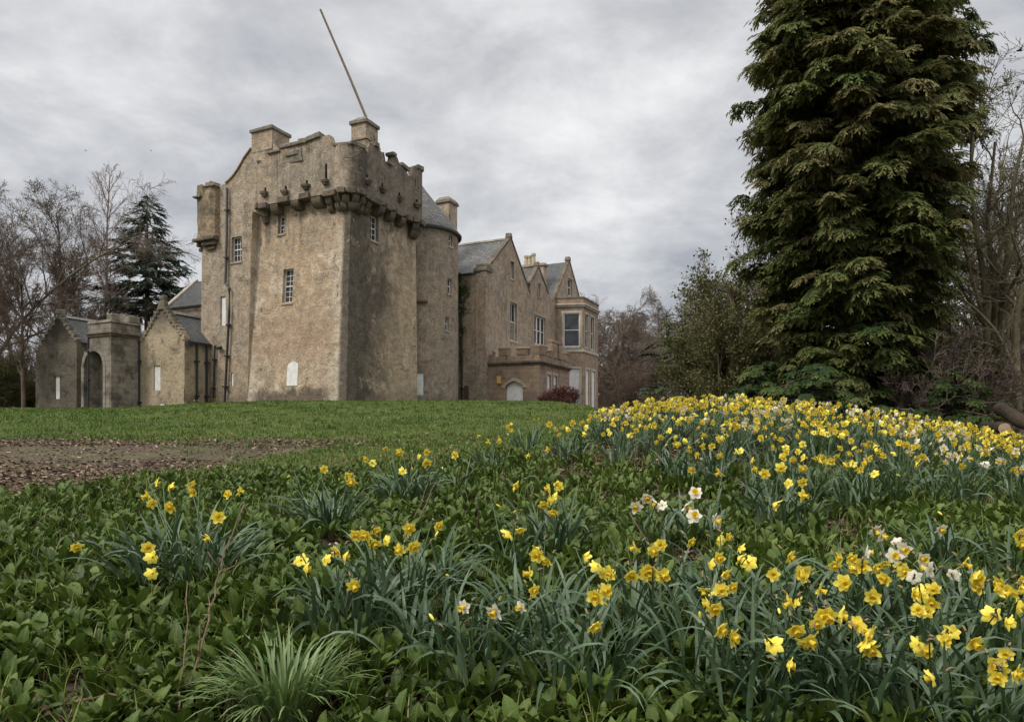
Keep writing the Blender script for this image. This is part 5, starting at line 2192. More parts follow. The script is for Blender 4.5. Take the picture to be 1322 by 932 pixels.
bush_u = bare_tree('twig_thicket', '', 63, ((6, .12, .03, 9, .7, .6, .05), (5, .16, .02, 8, .65, .55, .1), (4, .2, .0, 6, .6, .55, .1), (3, .2, -.02, 0, 0, 0, 0)), 4.2, .05, M['bark_brown'], stems=9, minr=.008)

used_proto = set()


def plant(proto, px, D, sc, rz, label, group=None, z_off=0.0):
    if proto.name in used_proto:
        o = copy_tree(proto)
    else:
        o = proto
        used_proto.add(proto.name)
    return place(o, px, D, z_off, sc, rz, label, group)


GL = 'bare trees behind the gateway and outhouse'
plant(tree_lean, -50, 52, 1.0, .1, 'tall grey leaning bare tree arching in from the left edge over the outhouse', GL)
plant(tree_leafy, 82, 60, 1.22, .5, 'tall bare tree with specks of bud leaf in the gap above the outhouse', GL)
plant(tree_birch, 122, 55, .98, 1.0, 'slim pinkish birch with feathery top left of the tall spruce').rotation_euler = (rad(4), rad(4), 1.0)
plant(tree_grey, 20, 66, 1.15, .4, 'grey bare tree with spreading twigs farthest behind the outhouse', GL)
plant(tree_fine, -8, 50, .98, 2.2, 'reddish brown dense bare tree low at the left edge of the garden', GL)
plant(tree_fine, -70, 36, .8, 4.4, 'reddish bare tree just outside the left edge with twigs crossing the outhouse', GL)
plant(tree_brown, 68, 55, .95, 1.3, 'dense brown twiggy tree standing straight behind the outhouse gable', GL)
plant(tree_brown, 108, 57, .98, 4.0, 'dense brown twiggy tree rising behind the gateway merlons', GL)
plant(tree_brown, 30, 47, .8, 5.4, 'small brown twiggy tree in front of the dark gap beside the outhouse', GL)
plant(tree_fine, 152, 62, .8, 1.1, 'reddish bare tree in the gap between birch and spruce stem', GL)
plant(tree_brown, 166, 66, .8, 2.1, 'olive brown twiggy tree at the foot of the tall spruce', GL)
plant(tree_fine, 222, 72, .85, 3.1, 'fine bare tree right of the spruce above the slate roofs', GL)
plant(tree_grey, 250, 80, .85, .8, 'faint grey bare tree peeping beside the corner turret', GL)
GB = 'bare trees beyond the bay window'
plant(tree_weep, 800, 84, 1.52, .4, 'dark weeping bare tree right beside the bay window', GB)
plant(tree_weep, 836, 96, 1.42, 2.4, 'reddish weeping bare tree second from the bay window', GB)
plant(tree_weep, 782, 100, 1.52, 4.0, 'weeping bare tree partly hidden behind the bay window', GB)
plant(tree_fine, 858, 96, 1.05, .2, 'upright reddish bare tree in the gap left of the olive bush', GB)
plant(tree_fine, 880, 104, 1.1, 1.9, 'pale pinkish bare tree just behind the edge of the olive bush', GB)
plant(tree_weep, 822, 118, 1.4, 5.0, 'farthest weeping bare tree between its two neighbours', GB)
plant(tree_fine, 842, 125, .8, 2.9, 'small far bare tree low in the gap right of the bay', GB)
plant(bush_u, 812, 78, 1.5, .7, 'twiggy undergrowth at the foot of the dark weeping tree', GB)
plant(bush_u, 852, 84, 1.7, 2.7, 'twiggy undergrowth between bay and olive bush', GB)
plant(bush_u, 786, 90, 1.7, 4.7, 'twiggy undergrowth peeping past the bay wall', GB)
plant(bush_u, 30, 56, 1.25, 1.7, 'twiggy undergrowth in the gap beside the dark outhouse', GL)
plant(bush_u, 150, 52, 1.2, 3.7, 'twiggy undergrowth seen over the gateway merlons', GL)
plant(bush_u, -12, 50, 1.1, 5.2, 'twiggy undergrowth at the left edge under the leaning tree', GL)
GM = 'bare mossy trees at the right edge'
plant(tree_moss, 1275, 18.5, 1.12, .3, 'mossy many-stemmed bare tree right of the huge conifer', GM)
plant(tree_moss, 1330, 17, 1.1, 2.0, 'mossy bare tree cut by the right edge above the logs', GM)
plant(tree_moss, 1305, 22, 1.2, 3.9, 'mossy bare tree standing behind the other two at the right edge', GM)
plant(tree_grey, 1290, 30, .68, 5.1, 'grey bare tree tallest behind the mossy trees at the right', GM)
plant(tree_grey, 1345, 26, .62, 1.3, 'grey bare tree reaching in from beyond the right edge', GM)

bush_a = bare_tree('evergreen_bush', '', 51, SPEC_BUSH, 5.6, .10, M['bark_brown'], stems=7, leaf=M['shrub_olive'], leaf_n=5, leaf_size=.11, minr=.006)
bush_b = bare_tree('evergreen_bush', '', 52, SPEC_BUSH, 4.4, .09, M['bark_brown'], stems=8, leaf=M['shrub_olive'], leaf_n=9, leaf_size=.10, minr=.006)
shrub_tall = bare_tree('leafing_shrub', '', 53, SPEC_BUSH, 7.4, .07, M['bark_grey'], stems=5, leaf=M['twig_leaf'], leaf_n=2, leaf_size=.11, minr=.007)
yew = conifer('yew_tree', 'dark yew with one bough jutting left out of the olive bush', 54, 6.4, lambda z, a: 2.0 * np.interp(z, [0, 2, 4, 6.2], [.8, 1, .8, .2]) * (1 + .5 * max(0, math.cos(a - PI)) ** 6), 90, M['spruce'], M['bark_brown'], FL_V, FL_F, .3, 6.2, (-.3, .2), (.45, .8), 14, None, .14, .2)
place(yew, 918, 26.5)
yew.scale = (.9, .9, .9)
for i, (px, D, sc, rz, lab) in enumerate(((1420, 20, 1.0, .8, 'mossy bare tree wholly right of the logs'), (1500, 24, 1.2, 2.2, 'mossy bare tree standing apart at the far right'), (1400, 27, 1.1, 4.6, 'mossy bare tree behind the log pile'))):
    plant(tree_moss, px, D, sc, rz, lab, GM)
for i, (px, D, sc, rz, lab) in enumerate(((1390, 24, 1.1, .1, 'twiggy undergrowth behind the long dark log'), (1330, 30, 1.4, 1.4, 'twiggy undergrowth between the mossy stems'), (1470, 30, 1.6, 2.5, 'twiggy undergrowth at the far right end of the thicket'), (1275, 27, 1.3, 3.3, 'twiggy undergrowth behind the twig tangle'), (1560, 26, 1.5, 4.0, 'twiggy undergrowth beyond the last mossy tree'))):
    plant(bush_u, px, D, sc, rz, lab, GM)
GE = 'evergreen bushes left of the huge conifer'
plant(bush_a, 972, 23, .9, .5, 'large olive evergreen bush filling the gap left of the huge conifer', GE)
plant(bush_a, 992, 20.5, .9, 2.5, 'olive brown evergreen bush touching the huge conifer', GE)
plant(bush_b, 915, 22, .68, 1.5, 'rounded green bush at the left end of the thicket on the mound', GE)
plant(bush_b, 945, 20.5, .7, 3.5, 'low green bush in front of the large olive bush', GE)
plant(bush_a, 942, 26, .76, 4.4, 'olive bush standing behind the left end of the thicket', GE)
plant(shrub_tall, 978, 24.5, 1.0, .2, 'tall loose shrub with open leafing twigs above the olive bush', GE)
plant(shrub_tall, 955, 24, .72, 2.8, 'loose leafing shrub poking up at the left of the olive bush', GE)
plant(bush_b, 1168, 17.5, .5, 5.0, 'small dark bush under the bare brown twigs', GE)
plant(bush_b, 1240, 17.2, .55, 1.1, 'dark bush behind the young bright green conifer', GE)
plant(bush_b, 6, 50, .8, .3, 'dark evergreen bush in the gap left of the outhouse', GE)
plant(bush_b, 34, 54, .62, 2.3, 'second dark evergreen bush close to the outhouse wall', GE)
plant(bush_b, -14, 52, .8, 4.3, 'dark evergreen bush cut by the left edge of the view', GE)
# brown bare thicket at the conifer's foot
thick = bare_tree('twig_thicket', 'tangle of bare reddish brown twigs at the foot of the huge conifer', 61, SPEC_BUSH, 2.6, .03, M['bark_red'], stems=14, minr=.006)
thick['category'] = 'shrub'
place(thick, 1190, 16.2)
th2 = copy_tree(thick)
place(th2, 1252, 17.2, 0, 1.1, 2.0, 'tangle of bare twigs behind the logs under the mossy trees')
# reddish shrub in front of the bay
red = bare_tree('red_shrub', 'dark red leafing shrub on the lawn before porch and bay', 62, SPEC_BUSH, 2.3, .035, M['twig_dark'], stems=9, leaf=M['red_leaf'], leaf_n=3, leaf_size=.10, minr=.012)
red['category'] = 'shrub'
p = at(728, 520, 50)
red.location = (p.x, p.y, float(G(p.x, p.y)) - .45)
red.rotation_euler = (0, 0, .5)
red.scale = (1.0, 1.0, .88)
r2 = copy_tree(red)
r2['label'] = 'smaller red shrub beside the porch corner, left of the larger one'
p = at(709, 520, 49)
r2.location = (p.x, p.y, float(G(p.x, p.y)) - .5)
r2.scale = (.62, .62, .6)
red['group'] = r2['group'] = 'red shrubs before the porch'

# ivy on the wing's drainpipe
rng = np.random.default_rng(5)
mb_pos = []
for (px, py, n, sp) in ((598, 368, 60, .28), (597, 380, 70, .3), (600, 376, 40, .3), (596.5, 400, 40, .15), (596.5, 425, 40, .12), (597, 455, 20, .1)):
    x, z = oy(px, py, WY - .2)
    for i in range(n):
        mb_pos.append((x + rng.normal(0, sp), WY - .22 + rng.normal(0, .08), z + rng.normal(0, sp * 1.6)))
pos = np.array(mb_pos)
m = len(pos)
Tv = np.array([(0, 0, 0), (.42, .4, .05), (0, 1, 0), (-.42, .4, .05)], float)
V, F, T = inst(Tv, np.array([[0, 1, 2, 3]]), frames(rng.normal(0, 1, (m, 3)), rng.normal(0, 1, (m, 3))), pos, rng.uniform(.12, .24, m), rng.random(m))
ivy = castle_root('ivy', 'bright green ivy climbing the drainpipe between stair turret and wing', 'ivy')
link('leaves', np_mesh('leaves', V, F, M['ivy'], T), ivy)
mb = MB()
x, z = oy(597, 440, WY - .15)
mb.tube([(x, WY - .16, -.5), (x + .05, WY - .16, z), (x + .08, WY - .16, oy(597, 370, WY - .15)[1])], [.03, .025, .015], 6)
mb.build('stem', M['bark_brown'], ivy)

# sawn logs lying under the mossy trees
def log(name, label, a, b, r, cut_first=True):
    a, b = Vector(a), Vector(b)
    root = tag(empty(name, a), label, 'log', 'sawn logs under the mossy trees')
    d = b - a
    mb = MB()
    pts = [d * t_ + Vector((0, 0, .02 * math.sin(9 * t_))) for t_ in (0, .25, .5, .75, 1)]
    mb.tube(pts, [r, r * .96, r, r * .93, r * .9], 14)
    mb.build('bark', M['log_bark'], root, smooth=False)
    mb = MB()
    q = -d.normalized() * .006
    mb.tube([q, q + d.normalized() * .004], [r * .9, r * .9], 18)
    mb.build('cut_end', M['cut_wood'], root)
    return root


def gp(px, D, h):
    dx, _ = ray(px, 0)
    return (dx * D, D, float(G(dx * D, D)) + h)


dx, dz = ray(1297, 553)
p = at(1297, 553, 13.2)
log('log', 'short log with pale round cut end facing the daffodils', p, (p.x + .5, p.y + 1.3, p.z + .05), .115)
p1, p2 = at(1290, 527, 14.2), at(1345, 558, 13.0)
log('log', 'long dark log sloping down to the right behind the short log', p1, p2, .13)
p1, p2 = at(1262, 557, 13.0), at(1283, 561, 12.6)
log('log', 'small pale split log lying left of the round cut end', p1, p2, .07)

# ------------------------------------------------------------------ lawn, litter and the leafy carpet
rng = np.random.default_rng(77)


def scatter(n, x_of_y, y0, y1, pw=1.0):
    y = y0 + (y1 - y0) * rng.random(n) ** pw
    x = rng.random(n)
    a, b = x_of_y(y)
    return a + (b - a) * x, y


def px_of(X, Y):
    return 661 + 900 * X / Y


def lawn_mask(x, y):
    ok = ~in_track(x, y) | (rng.random(len(x)) < .05 + .22 * (wob(x, y, 1.2, 6) > .25))
    near = 10.0 + 1.2 * wob(x, y, .9) + 2.0 * smoothstep(-2, -6, x) + 5.2 * smoothstep(-4, -9, x)
    mound = ((x - 3.0) / 3.4) ** 2 + ((y - 8.6) / 3.2) ** 2 < 1.25
    rgt = x > 1.5 + .12 * (y - 8)
    return ok & (y > near - 2.6) & ~mound & ~(rgt & (y < 17)) & (x < 11)


gx_, gy_ = scatter(270000, lambda y: (-.86 * y - 1, .22 * y + .5), 7.4, 46, 1.35)
k = lawn_mask(gx_, gy_)
gx_, gy_ = gx_[k], gy_[k]
m = len(gx_)
dens = .5 + .5 * wob(gx_, gy_, .8, 4)
keep = rng.random(m) < .45 + .5 * dens
gx_, gy_ = gx_[keep], gy_[keep]
m = len(gx_)
hgt = (.045 + .04 * rng.random(m)) * (1 + .9 * np.clip(wob(gx_, gy_, 2.2, 1) - .15, 0, 1) + .5 * np.clip(wob(gx_, gy_, 5.2, 3), 0, 1))
V, F, T = strap(np.stack([gx_, gy_, G(gx_, gy_) - .004], -1), rng.random(m) * 2 * PI, hgt, rad(62) + rng.normal(0, .25, m), rng.uniform(.2, 1.2, m), .0045 + .0004 * gy_, 2,
                np.clip(.42 + .3 * wob(gx_, gy_, .55, 7) + .22 * wob(gx_, gy_, 2.4, 11) + rng.normal(0, .2, m) + .25 * smoothstep(15, 9, gy_) * rng.random(m), 0, 1))
tx, ty = scatter(2600, lambda y: (-.8 * y - 1, .2 * y), 10, 42, 1.2)
kk = lawn_mask(tx, ty) & (wob(tx, ty, 1.3, 12) > -.1)
tx, ty = tx[kk], ty[kk]
ti = np.repeat(np.arange(len(tx)), 14)
bx2 = tx[ti] + rng.normal(0, .07, len(ti))
by2 = ty[ti] + rng.normal(0, .07, len(ti))
m2 = len(ti)
V2, F2, T2 = strap(np.stack([bx2, by2, G(bx2, by2) - .004], -1), rng.random(m2) * 2 * PI, rng.uniform(.07, .16, m2), rad(60) + rng.normal(0, .25, m2), rng.uniform(.4, 1.5, m2), .007 + .0005 * by2, 2, np.clip(rng.normal(.25, .2, len(tx))[ti] + rng.normal(0, .12, m2), 0, 1))
V, F, T = cat_meshes([(V, F, T), (V2, F2, T2)])
tag(link('lawn_grass', np_mesh('lawn_grass', V, F, M['grass'], T)), 'short green lawn grass between the daffodils and the castle', 'grass', kind='stuff')

# fallen leaves on the track, along its edges and scattered over the lawn
lx, ly = scatter(105000, lambda y: (-.80 * y - 1, .28 * y + .5), 5.5, 32, 1.5)
w_ = wob(lx, ly, 1.1, 9)
tr = in_track(lx, ly)
edge = np.abs(ly - (15.0 + .9 * (wob(lx, ly, 1.3) * .5)))
pr = np.where(tr, .22 + .28 * (ly < 10.5) + .25 * w_, .035 + .08 * (w_ > .3)) + np.where((edge < 1.6) & (lx < 0), .5, 0)
pr = pr + .16 * ((lx > -4.4) & (lx < .3) & (ly > 8.0) & (ly < 15)) + .3 * ((lx > -3.8) & (lx < -.3) & (ly > 8.5) & (ly < 14) & (w_ > .2))
pr = np.where(tr & (np.abs(ly - 11.9) < 1.2), pr * .55, pr)
pr = pr * np.where((lx > 1.2) & (ly < 12), 0, 1)
k = rng.random(len(lx)) < pr
lx, ly = lx[k], ly[k]
# drifts of brown litter under the carpet and on the bare bank below the crest
for (px, py, n, s1, s2) in ((850, 592, 700, .45, .30), (820, 575, 260, .3, .2), (880, 600, 300, .35, .2), (385, 770, 70, .16, .16), (250, 690, 40, .2, .2), (1080, 860, 60, .3, .2), (900, 690, 60, .5, .3), (1180, 700, 60, .3, .2), (60, 690, 50, .4, .3), (300, 560, 10, .4, .3)):
    X0, Y0 = hit(px, py)
    lx = np.concatenate([lx, X0 + rng.normal(0, s1, n)])
    ly = np.concatenate([ly, Y0 + rng.normal(0, s2, n)])
ax_, ay_ = scatter(19000, lambda y: (-1.0 * y, 1.0 * y), 1.6, 9)
lx, ly = np.concatenate([lx, ax_]), np.concatenate([ly, ay_])
m = len(lx)
Tv = np.array([(-.5, 0, .12), (0, -.1, 0), (.5, 0, .14), (.42, .55, .05), (.1, 1, .12), (-.42, .55, .1), (0, .5, -.05)], float) * np.array([.6, 1, 1])
Tf = np.array([(0, 1, 6, 5), (1, 2, 3, 6), (6, 3, 4, 5)])
f = np.stack([rng.normal(0, 1, m), rng.normal(0, 1, m), rng.normal(0, .22, m)], -1)
u_ = np.stack([rng.normal(0, .35, m), rng.normal(0, .35, m), np.ones(m)], -1)
V, F, T = inst(Tv, Tf, frames(f, u_), np.stack([lx, ly, G(lx, ly) + .012], -1), rng.uniform(.022, .062, m) * (1 + .03 * np.clip(ly - 8, 0, 14)), rng.random(m) ** 1.1)
tag(link('fallen_leaves', np_mesh('fallen_leaves', V, F, M['dead_leaf'], T)), 'brown fallen leaves on the bare track, the lawn and the bank', 'fallen leaves', kind='stuff')

# broad-leaved ground cover: rosettes of upright oval leaves
cx_, cy_ = scatter(35000, lambda y: (-1.3 * y - 1.2, 1.0 * y + .4), 1.0, 10.6, .95)
cx_ = np.concatenate([cx_, rng.uniform(4.5, 9.5, 5200)])
cy_ = np.concatenate([cy_, rng.uniform(2.0, 10.5, 5200)])
near = 5.75 + smoothstep(-5.0, -3.2, cx_) * 3.2 + smoothstep(-2.2, -.6, cx_) * .9 + .5 * wob(cx_, cy_, 1.5, 5)
ok = cy_ < near
mound = ((cx_ - 3.4) / 3.3) ** 2 + ((cy_ - 9.0) / 2.8) ** 2 < 1.0
ok &= ~(mound & (rng.random(len(cx_)) < .8))
bx, by = hit(850, 592)
ok &= (((cx_ - bx) / .75) ** 2 + ((cy_ - by) / .45) ** 2 > 1) | (rng.random(len(cx_)) < .12)
gapn = wob(cx_, cy_, 3.4, 8)
ok &= (gapn > -.5) | (rng.random(len(cx_)) < .22)
ok &= rng.random(len(cx_)) < np.clip(1.1 - .07 * cy_, .3, 1)
sx_, sy_ = hit(366, 928)
ok &= ((cx_ - sx_) ** 2 + (cy_ - sy_) ** 2) > .24 ** 2
cx_, cy_ = cx_[ok], cy_[ok]
n = len(cx_)
nl = rng.integers(6, 11, n)
idx = np.repeat(np.arange(n), nl)
m = len(idx)
size = np.clip(rng.normal(1, .22, n), .5, 1.6)[idx] * np.where(cy_[idx] < 5, 1, .9)
az = rng.random(m) * 2 * PI
el = rad(1) * np.clip(rng.normal(62, 17, m), 8, 89)
fw_ = np.stack([np.cos(az) * np.cos(el), np.sin(az) * np.cos(el), np.sin(el)], -1)
up_ = np.stack([-np.cos(az) * np.sin(el), -np.sin(az) * np.sin(el), np.cos(el)], -1) + rng.normal(0, .25, (m, 3))
pos = np.stack([cx_[idx] + np.cos(az) * .02, cy_[idx] + np.sin(az) * .02, G(cx_[idx], cy_[idx]) + .0 + .035 * rng.random(m)], -1)
# leaf template: oval, folded along the midrib, tip bending down
U = [(.0, .03, .0), (.2, .085, .02), (.42, .16, .03), (.66, .185, .01), (.87, .125, -.05), (1.0, .02, -.13)]
Lv, Lf = [], []
for (y_, w, z_) in U:
    Lv += [(-w, y_, z_ + w * .38), (0, y_, z_), (w, y_, z_ + w * .38)]
for i in range(5):
    for c in (0, 1):
        Lf.append((i * 3 + c, i * 3 + c + 1, i * 3 + c + 4, i * 3 + c + 3))
LV, LF = np.array(Lv), np.array(Lf)
tint = np.clip(.36 + .16 * rng.normal(0, 1, n)[idx] + rng.normal(0, .14, m) + .12 * (cx_[idx] > 0), 0, 1)
V, F, T = inst(LV, LF, frames(fw_, up_), pos, .087 * size * rng.uniform(.45, 1.3, m), tint)
RIB = np.tile(np.array([0, 1, 0] * 6, float), m)
gcm = np_mesh('ground_cover', V, F, M['alkanet'], T, smooth=True)
at_ = gcm.attributes.new('rib', 'FLOAT', 'POINT')
at_.data.foreach_set('value', RIB.astype(np.float32))
tag(link('ground_cover', gcm), 'broad green leaves carpeting the ground between the daffodil clumps', 'ground cover', kind='stuff')

# thin wild grass and dry stalks threading through the carpet
wx, wy = scatter(5200, lambda y: (-.95 * y - .3, .95 * y + .3), 1.7, 9.5)
kk = (wob(wx, wy, 1.7, 14) > -.25) & (wy < 5.75 + smoothstep(-5.0, -3.2, wx) * 4)
wx, wy = wx[kk], wy[kk]
wi = np.repeat(np.arange(len(wx)), 5)
m = len(wi)
ax2, ay2 = wx[wi] + rng.normal(0, .05, m), wy[wi] + rng.normal(0, .05, m)
dry = (rng.random(len(wx)) < .22)[wi]
V, F, T = strap(np.stack([ax2, ay2, G(ax2, ay2) - .005], -1), rng.random(m) * 2 * PI, rng.uniform(.1, .24, m), rad(70) + rng.normal(0, .3, m), rng.uniform(.3, 1.8, m), rng.uniform(.0025, .006, m), 5, np.where(dry, rng.uniform(.9, 1.0, m), rng.uniform(.15, .7, m)))
tag(link('wild_grass', np_mesh('wild_grass', V, F, M['grass'], T)), 'thin wild grass and dry blades among the broad leaves', 'grass', kind='stuff')

# ------------------------------------------------------------------ daffodils
def bloom_meshes(seed, petal_mat, name):
    r = np.random.default_rng(seed)
    V, F, T = [], [], []
    bend = r.uniform(-.3, .45)
    for k in range(6):
        a0 = 2 * PI * k / 6 + r.normal(0, .08)
        inner_ = k % 2
        L = (1.0 if not inner_ else .95) * r.uniform(.92, 1.08)
        tilt = r.normal(.12, .14) + bend + (.05 if inner_ else -.05)
        tw = r.normal(0, .25)
        base = len(V)
        rows = 6
        for i in range(rows):
            u = i / (rows - 1)
            rr = .12 + (L - .12) * u
            w = .36 * (math.sin(PI * min(1, u * .72 + .2)) ** 1.1) * (1 if u < .95 else .15)
            curl = tilt * rr + .05 * math.sin(u * 5 + k) - .18 * max(0, u - .6) ** 2
            for c in (-1, 0, 1):
                x_, y_ = w * c, rr
                z_ = curl + (.06 if c else -.02) + tw * x_ * u + (-.03 if inner_ else 0)
                V.append((x_ * math.cos(a0) - y_ * math.sin(a0), x_ * math.sin(a0) + y_ * math.cos(a0), z_))
                T.append(.15 + .7 * r.random() * .3 + .45 * u)
        for i in range(rows - 1):
            for c in range(2):
                k0 = base + i * 3 + c
                F.append((k0, k0 + 1, k0 + 4, k0 + 3))
    pm = np_mesh(name, V, np.array(F), petal_mat, T, smooth=True)
    V, F, T = [], [], []
    n = 18
    prof = [(.15, -.05), (.2, .1), (.235, .34), (.255, .55), (.31, .72), (.38, .80)]
    prof_in = [(.34, .785), (.23, .6), (.2, .3), (.02, .08)]
    allp = prof + prof_in
    for j, (q_, z_) in enumerate(allp):
        fl = 1 if j in (4, 5, 6) else 0
        for i in range(n):
            a = 2 * PI * i / n
            rr = q_ * (1 + (.10 * (1 if i % 2 else -1) + .05 * r.normal()) * fl)
            V.append((rr * math.cos(a), rr * math.sin(a), z_ + .03 * fl * r.normal()))
            T.append(.2 + .6 * (j in (4, 5)) + .1 * r.random())
    for j in range(len(allp) - 1):
        for i in range(n):
            F.append((j * n + i, j * n + (i + 1) % n, (j + 1) * n + (i + 1) % n, (j + 1) * n + i))
    tm = np_mesh('trumpet', V, np.array(F), M['trumpet'], T, smooth=True)
    return pm, tm


YEL = [bloom_meshes(100 + i, M['petal'], 'flower') for i in range(12)]
WHI = [bloom_meshes(200 + i, M['petal_white'], 'flower') for i in range(3)]
V, F, T = [], [], []
for j, (q_, z_) in enumerate(((.02, -.1), (.17, .1), (.23, .45), (.21, .8), (.16, 1.1), (.02, 1.3))):
    for i in range(8):
        V.append((q_ * math.cos(PI * i / 4 + .12 * j), q_ * math.sin(PI * i / 4 + .12 * j), z_))
        T.append(.3 + .1 * j)
for j in range(5):
    for i in range(8):
        F.append((j * 8 + i, j * 8 + (i + 1) % 8, (j + 1) * 8 + (i + 1) % 8, (j + 1) * 8 + i))
BUD = np_mesh('flower_bud', V, np.array(F), M['petal'], T, smooth=True)

HEAD = .037


def stem_arrays(base, head, face, r=.0032):
    base, head, face = Vector(base), Vector(head), Vector(face)
    back = head - face * .028
    top = back + Vector((0, 0, .012)) - face * .012
    mid = base.lerp(top, .55) + Vector((rng.normal(0, .012), rng.normal(0, .012), .02))
    return tube_arrays([base, base.lerp(mid, .5) + Vector((0, 0, .01)), mid, mid.lerp(top, .6) + Vector((0, 0, .012)), top, back], [r * 1.2, r * 1.1, r, r * .9, r * .75, r * .9], 5)


def spathe_arrays(head, face):
    head, face = Vector(head), Vector(face)
    b = head - face * .034 + Vector((0, 0, .012))
    return tube_arrays([b, b - face * .012 + Vector((0, 0, .006)), b - face * .024 + Vector((.003, 0, .003))], [.0045, .004, .0005], 5)


FLOWER_COUNT = [0]


def clump(bx, by, heads, n_leaf, label, group, detail=True, spread=.12, Lr=(.27, .46), lean=None, e0=(70, 12), droop=(.5, 2.3)):
    """heads: list of (world position, kind) with kind y, w or b (yellow, white, bud)"""
    bz = float(G(bx, by))
    root = tag(empty('daffodil_clump', (bx, by, bz)), label, 'daffodils', group)
    m = n_leaf
    ang = rng.random(m) * 2 * PI
    rr = spread * np.sqrt(rng.random(m))
    lx, ly = rr * np.cos(ang), rr * np.sin(ang)
    lz = G(bx + lx, by + ly) - bz - .01
    az = np.where(rng.random(m) < .7, ang, rng.random(m) * 2 * PI) + rng.normal(0, .5, m)
    V, F, T = strap(np.stack([lx, ly, lz], -1), az, rng.uniform(Lr[0], Lr[1], m), rad(1) * np.clip(rng.normal(e0[0], e0[1], m), 40, 89), rng.uniform(droop[0], droop[1], m) ** 1.15, rng.uniform(.012, .021, m), 8 if detail else 6,
                    np.clip(rng.normal(.4, .2, m), 0, 1), .22 if detail else 0.0, 2.1, rng.normal(0, .7, m))
    parts = [(V, F, T)]
    stems = []
    for hp, kind in heads:
        hp = Vector(hp) - Vector((bx, by, bz))
        phi = rng.normal(0.1, 1.25)
        pit = rng.normal(-.3, .3)
        face = Vector((math.sin(phi) * math.cos(pit), -math.cos(phi) * math.cos(pit), math.sin(pit)))
        if kind == 'b':
            face = Vector((rng.normal(0, .5), rng.normal(0, .5), .6 if rng.random() < .5 else -.3)).normalized()
        a_ = rng.random() * 2 * PI
        r_ = spread * .6 * rng.random()
        sb = Vector((r_ * math.cos(a_), r_ * math.sin(a_), -.01))
        sv, sf = stem_arrays(sb, hp, face)
        if kind == 'b':
            o = link('flower_bud', BUD, root)
            sc = HEAD * .62
        else:
            pm, tm = (WHI[rng.integers(0, 3)] if kind == 'w' else YEL[rng.integers(0, 12)])
            o = link('flower', pm, root)
            sc = HEAD * rng.uniform(.8, 1.14) * (float(np.interp(by, [2.3, 3.2, 4.0], [.88, .98, 1.08])) if detail else .9)
        FLOWER_COUNT[0] += 1
        o.location = hp
        q = face.to_track_quat('Z', 'Y')
        o.rotation_mode = 'QUATERNION'
        o.rotation_quaternion = q @ Matrix.Rotation(rng.random() * PI, 3, 'Z').to_quaternion()
        o.scale = (sc, sc, sc)
        if kind != 'b':
            link('trumpet', tm, o)
        if detail:
            so = link('stem', np_mesh('stem', sv, sf, M['stem'], np.full(len(sv), rng.random()), smooth=True), root)
            pv, pf = spathe_arrays(hp, face)
            link('spathe', np_mesh('spathe', pv, pf, M['spathe'], smooth=True), so)
        else:
            stems.append((sv, sf, np.full(len(sv), .35)))
    V, F, T = cat_meshes(parts)
    link('leaves', np_mesh('leaves', V, F, M['daff_leaf'], T, smooth=True), root)
    if stems:
        V, F, T = cat_meshes(stems)
        link('stems', np_mesh('stems', V, F, M['stem'], T), root)
    return root


def head_at(px, py, h=None):
    h = h if h is not None else rng.uniform(.33, .40)
    X, Y = hit(px, py, h)
    return (X, Y, EYE + (560 - py) / 900 * Y)


